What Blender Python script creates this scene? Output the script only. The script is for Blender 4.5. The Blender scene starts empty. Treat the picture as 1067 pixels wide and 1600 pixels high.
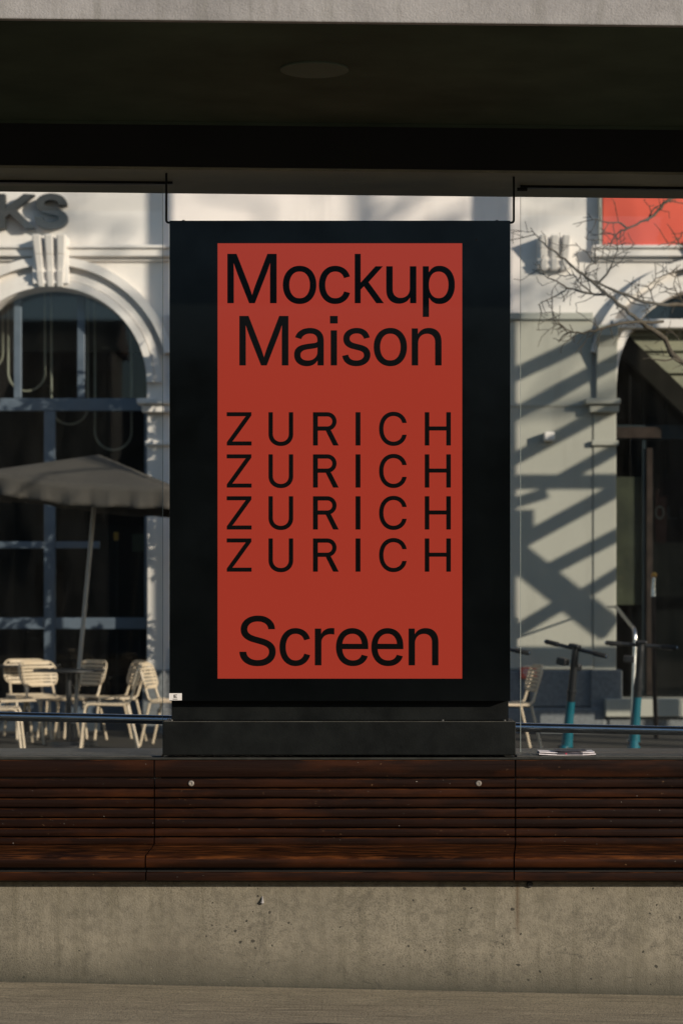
import bpy, bmesh, math, random
from mathutils import Vector, Matrix, noise
R = math.radians
sc = bpy.context.scene
COL = sc.collection
rnd = random.Random(7)

# ------------------------------------------------------------------ camera constants
CZ, CY, FPX = 1.42, -9.0, 3681.0
def at(px, py, y):
    """point of the photograph (px, py) on the vertical plane at depth y"""
    d = y - CY
    return Vector(((px - 533.5) * d / FPX, y, CZ - (py - 941) * d / FPX))
def X(px, y): return (px - 533.5) * (y - CY) / FPX
def Z(py, y): return CZ - (py - 941) * (y - CY) / FPX

# ------------------------------------------------------------------ materials
class NT:
    def __init__(s, name):
        s.m = bpy.data.materials.new(name); s.m.use_nodes = True
        s.t = s.m.node_tree; s.n = s.t.nodes; s.l = s.t.links
        s.b = s.n['Principled BSDF']; s.out = s.n['Material Output']
    def add(s, typ, **kw):
        n = s.n.new('ShaderNode' + typ)
        for k, v in kw.items():
            if k in n.inputs and not hasattr(n, k): n.inputs[k].default_value = v
            else: setattr(n, k, v)
        return n
    def link(s, a, b): s.l.new(a, b)
    def coord(s, scale=(1, 1, 1), rot=(0, 0, 0)):
        g = s.add('NewGeometry'); m = s.add('Mapping')
        m.inputs['Scale'].default_value = scale; m.inputs['Rotation'].default_value = rot
        s.link(g.outputs['Position'], m.inputs['Vector']); return m.outputs['Vector']
    def ocoord(s, scale=(1, 1, 1)):
        g = s.add('TexCoord'); m = s.add('Mapping'); m.inputs['Scale'].default_value = scale
        s.link(g.outputs['Object'], m.inputs['Vector']); return m.outputs['Vector']
    def noise(s, vec, scale, detail=4, rough=.55, dist=0):
        n = s.add('TexNoise'); n.inputs['Scale'].default_value = scale; n.inputs['Detail'].default_value = detail
        n.inputs['Roughness'].default_value = rough; n.inputs['Distortion'].default_value = dist
        s.link(vec, n.inputs['Vector']); return n.outputs['Fac']
    def ramp(s, fac, stops):
        r = s.add('ValToRGB'); e = r.color_ramp.elements
        while len(e) < len(stops): e.new(.5)
        for i, (p, c) in enumerate(stops):
            e[i].position = p
            e[i].color = (c, c, c, 1) if not isinstance(c, (tuple, list)) else (*c[:3], 1)
        s.link(fac, r.inputs['Fac']); return r.outputs['Color']
    def mix(s, fac, a, b, mode='MIX'):
        n = s.add('Mix'); n.data_type = 'RGBA'; n.blend_type = mode
        for i, v in ((0, fac), (6, a), (7, b)):
            if isinstance(v, (int, float)): n.inputs[i].default_value = v if i == 0 else (v, v, v, 1)
            elif isinstance(v, (tuple, list)): n.inputs[i].default_value = (*v[:3], 1)
            else: s.link(v, n.inputs[i])
        return n.outputs[2]
    def math(s, op, a, b=0.0):
        n = s.add('Math'); n.operation = op
        for i, v in enumerate((a, b)):
            if isinstance(v, (int, float)): n.inputs[i].default_value = v
            else: s.link(v, n.inputs[i])
        return n.outputs[0]
    def bump(s, h, strength=.3, dist=.01):
        b = s.add('Bump'); b.inputs['Strength'].default_value = strength; b.inputs['Distance'].default_value = dist
        s.link(h, b.inputs['Height']); s.link(b.outputs['Normal'], s.b.inputs['Normal'])
    def base(s, c):
        if isinstance(c, (tuple, list)): s.b.inputs['Base Color'].default_value = (*c[:3], 1)
        else: s.link(c, s.b.inputs['Base Color'])
    def set(s, rough=None, metal=None, spec=None):
        for k, v in (('Roughness', rough), ('Metallic', metal), ('Specular IOR Level', spec)):
            if v is None: continue
            if isinstance(v, (int, float)): s.b.inputs[k].default_value = v
            else: s.link(v, s.b.inputs[k])

def paint(name, col, rough=.5, metal=0, var=.12, scale=6, spec=.5, bump=0, bscale=120, dirt=0):
    t = NT(name); v = t.coord(); f = t.noise(v, scale, 5, .6)
    lo = tuple(c * (1 - var) for c in col); hi = tuple(min(1, c * (1 + var)) for c in col)
    c = t.ramp(f, [(.3, lo), (.7, hi)])
    if dirt:
        d = t.noise(t.coord((1, 1, .35)), scale * .6, 8, .7)
        c = t.mix(t.ramp(d, [(.45, 0.0), (.75, dirt)]), c, tuple(x * .45 for x in col))
    t.base(c); t.set(t.ramp(f, [(.3, max(0, rough - .06)), (.7, min(1, rough + .08))]), metal, spec)
    if bump: t.bump(t.noise(v, bscale, 4, .6), bump, .004)
    return t.m

def mat_concrete(name, col, pits=True, fine=1.0, base_dirt=False, k=1.0):
    t = NT(name); v = t.coord()
    n1 = t.noise(v, 2.2, 8, .62); n2 = t.noise(v, 34, 8, .72); n3 = t.noise(v, 160 * fine, 3, .6)
    n4 = t.noise(t.coord((6, 6, .45)), 3.0, 6, .68)
    c = t.ramp(n1, [(.28, tuple(x * .70 for x in col)), (.5, col), (.72, tuple(x * 1.22 for x in col))])
    c = t.mix(t.ramp(n2, [(.36, .6 * k), (.56, 0.0)]), c, tuple(x * .5 for x in col))
    c = t.mix(t.ramp(n4, [(.32, .65), (.50, 0.0)]), c, (col[0] * .62, col[1] * .62, col[2] * .58))
    c = t.mix(t.ramp(n4, [(.60, 0.0), (.78, .35)]), c, tuple(min(1, x * 1.35) for x in col))
    n5 = t.ramp(t.noise(v, 3.3, 5, .65), [(.38, 0.0), (.66, 1.0)])
    c = t.mix(t.mix(1.0, t.ramp(n3, [(.34, .9 * k), (.50, 0.0), (.7, .0)]), n5, 'MULTIPLY'), c, tuple(x * .42 for x in col))
    h = n3
    if pits:
        vo = t.add('TexVoronoi'); vo.inputs['Scale'].default_value = 21; vo.inputs['Randomness'].default_value = 1
        nv = t.add('Mix'); nv.data_type = 'VECTOR'; nv.inputs[0].default_value = .06
        nn = t.add('TexNoise'); nn.inputs['Scale'].default_value = 9; t.link(v, nn.inputs['Vector'])
        t.link(v, nv.inputs[4]); t.link(nn.outputs['Color'], nv.inputs[5]); t.link(nv.outputs[1], vo.inputs['Vector'])
        rr = t.math('MULTIPLY', t.ramp(t.noise(v, 4.1, 2), [(.34, .15), (.66, 1.0)]), .125)
        pit = t.math('LESS_THAN', vo.outputs['Distance'], rr)
        c = t.mix(t.math('MULTIPLY', pit, .8), c, (.018, .017, .014))
        # grime blotches and scuffs
        g = t.noise(v, 5.0, 12, .78, .4)
        c = t.mix(t.ramp(g, [(.55, 0.0), (.70, .8)]), c, tuple(x * .36 for x in col))
        sc_ = t.noise(t.coord((9, 9, 60), (0, R(24), 0)), 1.3, 6, .7, .8)
        c = t.mix(t.ramp(sc_, [(.66, 0.0), (.74, .35)]), c, tuple(x * .45 for x in col))
        h = t.math('SUBTRACT', n3, t.math('MULTIPLY', pit, 1.5))
    if base_dirt:                                     # splash grime that clings to the lowest hand of the wall
        sx = t.add('SeparateXYZ'); t.link(v, sx.inputs[0])
        kz = t.math('ADD', sx.outputs['Z'], t.math('MULTIPLY', sx.outputs['X'], .0206))
        kz = t.math('SUBTRACT', kz, t.math('MULTIPLY', n2, .09))
        c = t.mix(t.ramp(t.math('ADD', kz, .1), [(.048, .9), (.085, .55), (.20, 0.0)]), c, (.04, .039, .028))
        sm = t.noise(t.coord((3.5, 3.5, 8), (0, R(-35), 0)), 2.2, 9, .74, 1.0)      # shoe scuffs and dark smears
        smz = t.ramp(sx.outputs['Z'], [(.05, 1.0), (.34, .0)])
        c = t.mix(t.mix(1.0, t.ramp(sm, [(.59, 0.0), (.68, .75)]), smz, 'MULTIPLY'), c, (.040, .038, .030))
        # rust run below the bench joint
        dx = t.math('ABSOLUTE', t.math('SUBTRACT', sx.outputs['X'], t.math('ADD', .638, t.math('MULTIPLY', n1, .012))))
        runx = t.ramp(dx, [(.0, 1.0), (.011, 0.0)])
        runz = t.ramp(sx.outputs['Z'], [(.16, 0.0), (.24, .8), (.42, .9)])
        rr2 = t.mix(1.0, runx, runz, 'MULTIPLY')
        c = t.mix(t.math('MULTIPLY', rr2, .75), c, (.085, .05, .025))
    if pits:                                          # fine dark specks and a few chalky ones
        s1 = t.noise(v, 75, 4, .75); c = t.mix(t.ramp(s1, [(.30, .85), (.385, 0.0)]), c, tuple(x * .38 for x in col))
        c = t.mix(t.ramp(s1, [(.63, 0.0), (.72, .5)]), c, tuple(x * 1.5 for x in col))
    t.base(c); t.set(.88, 0, .3); t.bump(h, .55, .004)
    return t.m

def mat_asphalt(name, col, flecks=True, streak=True):
    t = NT(name); v = t.coord()
    n1 = t.noise(v, 1.7, 6, .6); n2 = t.noise(t.coord((1, 1, 1)), 105, 3, .75); n3 = t.noise(t.coord((3, 16, 1)), 2.1, 6, .65)
    c = t.ramp(n1, [(.3, tuple(x * .8 for x in col)), (.7, tuple(x * 1.18 for x in col))])
    c = t.mix(t.ramp(n2, [(.36, .9), (.5, 0.0)]), c, tuple(x * .45 for x in col))
    c = t.mix(t.ramp(n2, [(.6, 0.0), (.75, .6)]), c, tuple(min(1, x * 1.8) for x in col))
    if streak: c = t.mix(t.ramp(n3, [(.54, 0.0), (.72, .7)]), c, tuple(min(1, x * 1.6) for x in col))
    if flecks:
        n4 = t.noise(t.coord((14, 60, 1)), 2.3, 5, .7)
        c = t.mix(t.ramp(n4, [(.645, 0.0), (.69, .8)]), c, (.46, .41, .33))
        n6 = t.noise(t.coord((1.2, 9, 1)), 2.0, 7, .7)
        c = t.mix(t.ramp(n6, [(.36, .6), (.5, 0.0)]), c, tuple(x * .5 for x in col))
    t.base(c); t.set(.9, 0, .3); t.bump(n2, .8, .004)
    return t.m

def mat_wood(name, col, hi):
    t = NT(name); v0 = t.coord()
    g = t.add('NewGeometry'); isl = g.outputs['Random Per Island']
    off = t.add('VectorMath'); off.operation = 'MULTIPLY_ADD'
    cmb = t.add('CombineXYZ'); t.link(isl, cmb.inputs[0]); t.link(isl, cmb.inputs[1]); t.link(isl, cmb.inputs[2])
    t.link(cmb.outputs[0], off.inputs[0]); off.inputs[1].default_value = (37, 11, 23); t.link(v0, off.inputs[2])
    m = t.add('Mapping'); m.inputs['Scale'].default_value = (.8, 44, 44); t.link(off.outputs[0], m.inputs['Vector'])
    grain = t.noise(m.outputs[0], 2.4, 8, .68, .25)
    m2 = t.add('Mapping'); m2.inputs['Scale'].default_value = (1.1, 5, 5); t.link(off.outputs[0], m2.inputs['Vector'])
    big = t.noise(m2.outputs[0], 2.0, 4, .6)
    c = t.ramp(grain, [(.28, tuple(x * .6 for x in col)), (.52, col), (.74, tuple(x * 1.5 for x in col))])
    c = t.mix(t.ramp(big, [(.46, 0.0), (.78, .75)]), c, hi)
    c = t.mix(t.math('MULTIPLY', isl, .75), c, tuple(x * .45 for x in col))
    sn = t.add('SeparateXYZ'); t.link(g.outputs['Normal'], sn.inputs[0])      # up-facing edges painted lighter orange: highlight lines along with rubbed finish
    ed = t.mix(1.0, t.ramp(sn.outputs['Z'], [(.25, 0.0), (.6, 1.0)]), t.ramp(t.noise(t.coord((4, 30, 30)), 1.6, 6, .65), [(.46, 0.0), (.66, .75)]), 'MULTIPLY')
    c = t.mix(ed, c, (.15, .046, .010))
    wear = t.noise(v0, 85, 3, .6); wz = t.noise(v0, 7, 3, .6)
    wr = t.mix(1.0, t.ramp(wear, [(.69, 0.0), (.75, .8)]), t.ramp(wz, [(.5, 0.0), (.66, 1.0)]), 'MULTIPLY')
    c = t.mix(wr, c, (.30, .17, .08))
    sp = t.noise(v0, 150, 1, .5)
    c = t.mix(t.ramp(sp, [(.815, 0.0), (.83, .8)]), c, (.5, .45, .38))
    t.base(c); t.set(t.ramp(grain, [(.3, .40), (.7, .62)]), 0, .12); t.bump(grain, .35, .002)
    return t.m

def mat_plaster(name, col):
    t = NT(name); v = t.coord()
    n1 = t.noise(v, .9, 6, .6); n2 = t.noise(t.coord((2.2, 2.2, .3)), 1.5, 6, .65); n3 = t.noise(v, 60, 4, .6)
    c = t.ramp(n1, [(.3, tuple(x * .9 for x in col)), (.7, col)])
    c = t.mix(t.ramp(n2, [(.53, 0.0), (.78, .55)]), c, tuple(x * .66 for x in col))
    t.base(c); t.set(.85, 0, .3); t.bump(n3, .25, .006)
    return t.m

def mat_glass(name, tint=(.93, .95, .94), dust=0.0):
    t = NT(name); t.n.remove(t.b)
    tr = t.add('BsdfTransparent'); tr.inputs[0].default_value = (*tint, 1)
    gl = t.add('BsdfGlossy'); gl.inputs['Roughness'].default_value = .015
    fr = t.add('Fresnel'); fr.inputs['IOR'].default_value = 1.5
    ms = t.add('MixShader'); gb = t.add('NewGeometry'); fk = t.math('MULTIPLY', fr.outputs[0], t.math('SUBTRACT', 1.0, gb.outputs['Backfacing'])); t.link(fk, ms.inputs[0]); t.link(tr.outputs[0], ms.inputs[1]); t.link(gl.outputs[0], ms.inputs[2])
    res = ms.outputs[0]
    if dust:
        df = t.add('BsdfDiffuse'); df.inputs[0].default_value = (.6, .58, .52, 1)
        v = t.coord((1, 1, .25)); n = t.noise(v, 9, 7, .7)
        n2 = t.noise(t.coord(), 140, 2, .5)
        f = t.math('ADD', t.math('MULTIPLY', t.ramp(n, [(.35, 0.0), (.8, 1.0)]), dust), t.ramp(n2, [(.79, 0.0), (.82, .25)]))
        m2 = t.add('MixShader'); t.link(f, m2.inputs[0]); t.link(res, m2.inputs[1]); t.link(df.outputs[0], m2.inputs[2]); res = m2.outputs[0]
    t.link(res, t.out.inputs['Surface'])
    return t.m

def mat_emit(name, col, strength=1.0, rough=.12):
    t = NT(name); t.base((.003, .003, .003)); t.set(rough, 0, .24)
    t.b.inputs['Emission Color'].default_value = (*col, 1); t.b.inputs['Emission Strength'].default_value = strength
    return t.m

MAT = dict(
    concrete=mat_concrete('bench_concrete', (.200, .174, .127), True, 1, True),
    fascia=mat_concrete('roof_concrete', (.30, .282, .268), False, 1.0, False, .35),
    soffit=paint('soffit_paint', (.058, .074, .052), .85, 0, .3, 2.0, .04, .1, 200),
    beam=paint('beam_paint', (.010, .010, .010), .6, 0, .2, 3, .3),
    lintel=paint('lintel_metal', (.20, .185, .135), .55, 0, .25, 5, .4),
    lamp_disc=paint('lamp_disc_paint', (.105, .130, .100), .8, 0, .1, 6, .05),
    black=paint('black_paint', (.0035, .004, .004), .35, 0, .2, 8, .25),
    bezel=paint('bezel_black', (.0022, .0028, .0029), .12, 0, .3, 2.5, .19),
    ink=paint('lettering_black', (.0036, .0036, .0036), .16, 0, .05, 4, .12),
    screen=mat_emit('orange_screen', (.330, .0310, .0160), 1.0, .12),
    charcoal=paint('charcoal_steel', (.0045, .0052, .0046), .5, 0, .4, 9, .14, .15, 150, .3),
    sill=paint('sill_steel', (.055, .052, .043), .45, 0, .35, 12, .35, .15, 90, .5),
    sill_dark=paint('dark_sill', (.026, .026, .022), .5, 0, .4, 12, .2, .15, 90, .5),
    steel=paint('rail_steel', (.34, .36, .39), .10, 1.0, .08, 9, .5),
    edge=paint('edge_metal', (.55, .50, .42), .4, .6, .1, 9),
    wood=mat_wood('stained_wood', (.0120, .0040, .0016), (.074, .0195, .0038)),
    wood_back=paint('dark_backing', (.004, .0035, .003), .9),
    glass=mat_glass('shelter_glass', (.95, .965, .96), .008),
    glass_edge=paint('glass_edge', (.30, .34, .31), .2, 0, .3, 5),
    label=paint('label_white', (.62, .58, .54), .5),
    asphalt=mat_asphalt('platform_asphalt', (.300, .248, .165)),
    road=mat_asphalt('road_asphalt', (.06, .058, .055), False),
    pave=mat_asphalt('pavement_stone', (.055, .050, .041), False, False),
    soil=mat_asphalt('ground_earth', (.09, .085, .07), False),
    kerb=mat_concrete('kerb_stone', (.28, .27, .25), False),
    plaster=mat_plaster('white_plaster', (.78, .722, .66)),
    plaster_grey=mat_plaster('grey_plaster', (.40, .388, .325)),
    granite=paint('grey_granite', (.15, .158, .16), .6, 0, .25, 30, .4, .2, 90),
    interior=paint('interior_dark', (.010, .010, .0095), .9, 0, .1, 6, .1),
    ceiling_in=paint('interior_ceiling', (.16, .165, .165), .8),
    frame=paint('window_frame_paint', (.092, .118, .147), .45),
    frame_dark=paint('window_frame_dark', (.03, .04, .05), .45),
    pane=mat_glass('window_glass', (.80, .83, .82), 0),
    tube=paint('lamp_tube', (.48, .43, .34), .35, 0, .1),
    letter=paint('sign_letter', (.036, .040, .041), .6),
    red=paint('red_board', (.66, .090, .048), .5, 0, .06, 1.5),
    red_dark=paint('dark_red_board', (.010, .0012, .0010), .7, 0, .1, 6, .1),
    red_ink=paint('grey_ink', (.022, .024, .026), .7),
    olive=paint('olive_panel', (.21, .205, .135), .7, 0, .3, 3),
    olive_dark=paint('dark_olive_panel', (.055, .054, .032), .7, 0, .5, 4),
    brown=paint('brown_timber', (.026, .019, .015), .7, 0, .6, 5, .1),
    fabric=paint('umbrella_fabric', (.066, .060, .051), .85, 0, .08, 3, .2),
    cream=paint('cream_metal', (.56, .45, .315), .42, 0, .06, 9),
    table=paint('table_black', (.018, .018, .018), .4),
    pole=paint('pole_metal', (.33, .30, .26), .4, .2),
    teal=paint('teal_paint', (.003, .092, .122), .35, 0, .1, 9),
    sblack=paint('scooter_black', (.012, .013, .014), .35, 0, .2, 15),
    rubber=paint('rubber', (.012, .012, .012), .8),
    chrome=paint('chrome', (.55, .54, .52), .2, 1.0, .05),
    green_led=paint('green_reflector', (.02, .42, .25), .3),
    brass=paint('brass', (.70, .36, .07), .3, .7),
    bark=paint('bark', (.085, .07, .052), .9, 0, .35, 30, .2, .6, 60),
    leaf=paint('leaf', (.035, .06, .022), .6, 0, .4, 6),
    strut=paint('dark_strut', (.010, .009, .006), .8, 0, .2, 6, .1),
    timber=paint('grey_timber', (.10, .09, .08), .8, 0, .25, 14),
    terracotta=paint('planter_clay', (.14, .12, .11), .8),
    iron=paint('cast_iron', (.045, .042, .038), .65, .3, .3, 30, .4, .4, 120),
    paper=paint('magazine_paper', (.66, .60, .60), .6, 0, .15, 60),
    print_dark=paint('magazine_print', (.035, .03, .04), .5, 0, .5, 90),
    print_red=paint('magazine_red', (.40, .02, .05), .5),
    facade_far=paint('far_render', (.22, .20, .17), .85, 0, .15, 1),
    roof_tile=paint('far_roof', (.12, .07, .05), .85),
    dark_glass=paint('far_window', (.02, .025, .03), .15),
    screw=paint('screw_steel', (.42, .36, .30), .4, .7),
    white_line=paint('road_marking', (.62, .6, .55), .7, 0, .2, 20),
)

# ------------------------------------------------------------------ geometry helpers
OFF = {}
class MB:
    def __init__(s): s.v = []; s.f = []
    def quad_box(s, x0, x1, y0, y1, z0, z1):
        b = len(s.v)
        s.v += [(x0, y0, z0), (x1, y0, z0), (x1, y1, z0), (x0, y1, z0), (x0, y0, z1), (x1, y0, z1), (x1, y1, z1), (x0, y1, z1)]
        s.f += [tuple(b + i for i in q) for q in ((0, 3, 2, 1), (4, 5, 6, 7), (0, 1, 5, 4), (1, 2, 6, 5), (2, 3, 7, 6), (3, 0, 4, 7))]
        return s
    box = quad_box
    def prism(s, poly, axis, a, b, fa=None, fb=None):
        """poly: 2-D outline; axis 'x' -> (y,z), 'y' -> (x,z), 'z' -> (x,y); extruded from a to b"""
        n = len(poly); o = len(s.v)
        def P(p, t):
            if axis == 'x': return (t, p[0], p[1])
            if axis == 'y': return (p[0], t, p[1])
            return (p[0], p[1], t)
        for i, p in enumerate(poly): s.v.append(P(p, fa(p) if fa else a))
        for i, p in enumerate(poly): s.v.append(P(p, fb(p) if fb else b))
        s.f.append(tuple(o + i for i in range(n))); s.f.append(tuple(o + n + i for i in reversed(range(n))))
        for i in range(n):
            j = (i + 1) % n; s.f.append((o + i, o + n + i, o + n + j, o + j))
        return s
    def tube(s, pts, r, n=8, caps=True):
        pts = [Vector(p) for p in pts]; m = len(pts)
        rr = r if isinstance(r, (list, tuple)) else [r] * m
        T = []
        for i in range(m):
            a = pts[max(0, i - 1)]; b = pts[min(m - 1, i + 1)]; d = b - a
            T.append(d.normalized() if d.length > 1e-9 else Vector((0, 0, 1)))
        u = T[0].orthogonal().normalized(); o = len(s.v)
        for i in range(m):
            u = (u - T[i] * u.dot(T[i])); u = u.normalized() if u.length > 1e-6 else T[i].orthogonal().normalized()
            w = T[i].cross(u)
            for k in range(n):
                a = 2 * math.pi * k / n
                s.v.append(tuple(pts[i] + (u * math.cos(a) + w * math.sin(a)) * rr[i]))
        for i in range(m - 1):
            for k in range(n):
                k2 = (k + 1) % n
                s.f.append((o + i * n + k, o + i * n + k2, o + (i + 1) * n + k2, o + (i + 1) * n + k))
        if caps:
            s.f.append(tuple(o + k for k in reversed(range(n)))); s.f.append(tuple(o + (m - 1) * n + k for k in range(n)))
        return s
    def lathe(s, prof, c=(0, 0, 0), n=24, axis='z'):
        o = len(s.v); m = len(prof)
        for r, h in prof:
            for k in range(n):
                a = 2 * math.pi * k / n; p = (r * math.cos(a), r * math.sin(a), h)
                if axis == 'y': p = (p[0], p[2], p[1])
                if axis == 'x': p = (p[2], p[0], p[1])
                s.v.append((c[0] + p[0], c[1] + p[1], c[2] + p[2]))
        for i in range(m - 1):
            for k in range(n):
                k2 = (k + 1) % n
                s.f.append((o + i * n + k, o + i * n + k2, o + (i + 1) * n + k2, o + (i + 1) * n + k))
        s.f.append(tuple(o + k for k in reversed(range(n)))); s.f.append(tuple(o + (m - 1) * n + k for k in range(n)))
        return s
    def map(s, fn): s.v = [tuple(fn(Vector(p))) for p in s.v]; return s
    def join(s, other):
        o = len(s.v); s.v += other.v; s.f += [tuple(o + i for i in f) for f in other.f]; return s
    def build(s, name, mat, parent=None, bevel=0, smooth=False, seg=2, angle=35):
        me = bpy.data.meshes.new(name); off = OFF.get(parent.as_pointer(), Vector()) if parent else Vector()
        me.from_pydata([tuple(Vector(p) - off) for p in s.v], [], s.f)
        bm = bmesh.new(); bm.from_mesh(me); bmesh.ops.recalc_face_normals(bm, faces=bm.faces); bm.to_mesh(me); bm.free()
        me.materials.append(MAT[mat])
        if smooth:
            me.polygons.foreach_set('use_smooth', [True] * len(me.polygons)); me.set_sharp_from_angle(angle=R(angle))
        o = bpy.data.objects.new(name, me); COL.objects.link(o)
        if parent: o.parent = parent; OFF[o.as_pointer()] = off
        if bevel:
            b = o.modifiers.new('edge_softening', 'BEVEL'); b.width = bevel; b.segments = seg; b.limit_method = 'ANGLE'; b.angle_limit = R(40)
        return o
KEEP = []
def thing(name, label, cat, loc=(0, 0, 0), group=None):
    o = bpy.data.objects.new(name, None); COL.objects.link(o); o.location = loc; o.empty_display_size = .1
    OFF[o.as_pointer()] = Vector(loc); KEEP.append(o); tag(o, label, cat, group); return o
def tag(o, label=None, cat=None, group=None, kind=None):
    if label: o['label'] = label
    if cat: o['category'] = cat
    if group: o['group'] = group
    if kind: o['kind'] = kind
    return o
def copy_tree(o, parent=None):
    c = o.copy(); COL.objects.link(c); c.parent = parent
    for ch in o.children: copy_tree(ch, c)
    return c
def rounded(pts, rad, k=5):
    pts = [Vector(p) for p in pts]; out = [pts[0]]
    for i in range(1, len(pts) - 1):
        a, b, c = pts[i - 1], pts[i], pts[i + 1]
        r = min(rad, (a - b).length * .49, (c - b).length * .49)
        p = b + (a - b).normalized() * r; q = b + (c - b).normalized() * r
        for j in range(k + 1):
            t = j / k; out.append(p * (1 - t) ** 2 + b * 2 * t * (1 - t) + q * t * t)
    out.append(pts[-1]); return out
def fill_mesh(loops, depth, offset=0.0):
    """flat outlines with holes -> solid of the given depth, facing -y with its front at y=0 (returns MB in x, z)"""
    cu = bpy.data.curves.new('outline', 'CURVE'); cu.dimensions = '2D'; cu.fill_mode = 'BOTH'; cu.extrude = depth / 2; cu.offset = offset
    for l in loops:
        sp = cu.splines.new('POLY'); sp.points.add(len(l) - 1); sp.use_cyclic_u = True
        for p, q in zip(sp.points, l): p.co = (q[0], q[1], 0, 1)
    o = bpy.data.objects.new('outline', cu); COL.objects.link(o); bpy.context.view_layer.update()
    dg = bpy.context.evaluated_depsgraph_get(); me = o.evaluated_get(dg).to_mesh()
    mb = MB(); mb.v = [(v.co.x, depth / 2 - v.co.z, v.co.y) for v in me.vertices]; mb.f = [tuple(p.vertices) for p in me.polygons]
    o.evaluated_get(dg).to_mesh_clear(); bpy.data.objects.remove(o); bpy.data.curves.remove(cu)
    return mb

def glyph_solid(loops, depth, grow=0.0):
    """letter outlines (outer clockwise, counters the other way, strokes may overlap) -> solid facing -y, front at y=0"""
    from mathutils.geometry import delaunay_2d_cdt
    LL = []
    for l in loops:
        n = len(l); o = []
        for i in range(n):
            a, b, c = Vector(l[i - 1]), Vector(l[i]), Vector(l[(i + 1) % n])
            d1 = (b - a).normalized(); d2 = (c - b).normalized()
            n1 = Vector((-d1.y, d1.x)); n2 = Vector((-d2.y, d2.x)); q = n1 + n2
            q = q / max(.35, q.length_squared / 2) if q.length > 1e-6 else n1
            o.append(b + q * grow)
        LL.append(o)
    vs, es = [], []
    for o in LL:
        k0 = len(vs); vs += o; es += [(k0 + i, k0 + (i + 1) % len(o)) for i in range(len(o))]
    V, E, F, *_ = delaunay_2d_cdt(vs, es, [], 0, 1e-6)
    def wind(p):
        w = 0
        for o in LL:
            for i in range(len(o)):
                a, b = o[i - 1], o[i]
                if (a.y <= p.y) != (b.y <= p.y):
                    x = a.x + (p.y - a.y) / (b.y - a.y) * (b.x - a.x)
                    if x > p.x: w += 1 if b.y > a.y else -1
        return w
    keep = [f for f in F if wind((V[f[0]] + V[f[1]] + V[f[2]]) / 3) != 0]
    mb = MB(); N = len(V)
    mb.v = [(p.x, 0.0, p.y) for p in V] + [(p.x, depth, p.y) for p in V]
    cnt = {}
    for f in keep:
        mb.f.append(tuple(f)); mb.f.append(tuple(N + i for i in reversed(f)))
        for i in range(3):
            e = (f[i], f[(i + 1) % 3]); cnt[e] = 1
    for (a, b) in list(cnt):
        if (b, a) not in cnt: mb.f.append((b, a, N + a, N + b))
    used = sorted({i for f in mb.f for i in f}); mp = {i: j for j, i in enumerate(used)}
    mb.v = [mb.v[i] for i in used]; mb.f = [tuple(mp[i] for i in f) for f in mb.f]
    return mb
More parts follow.
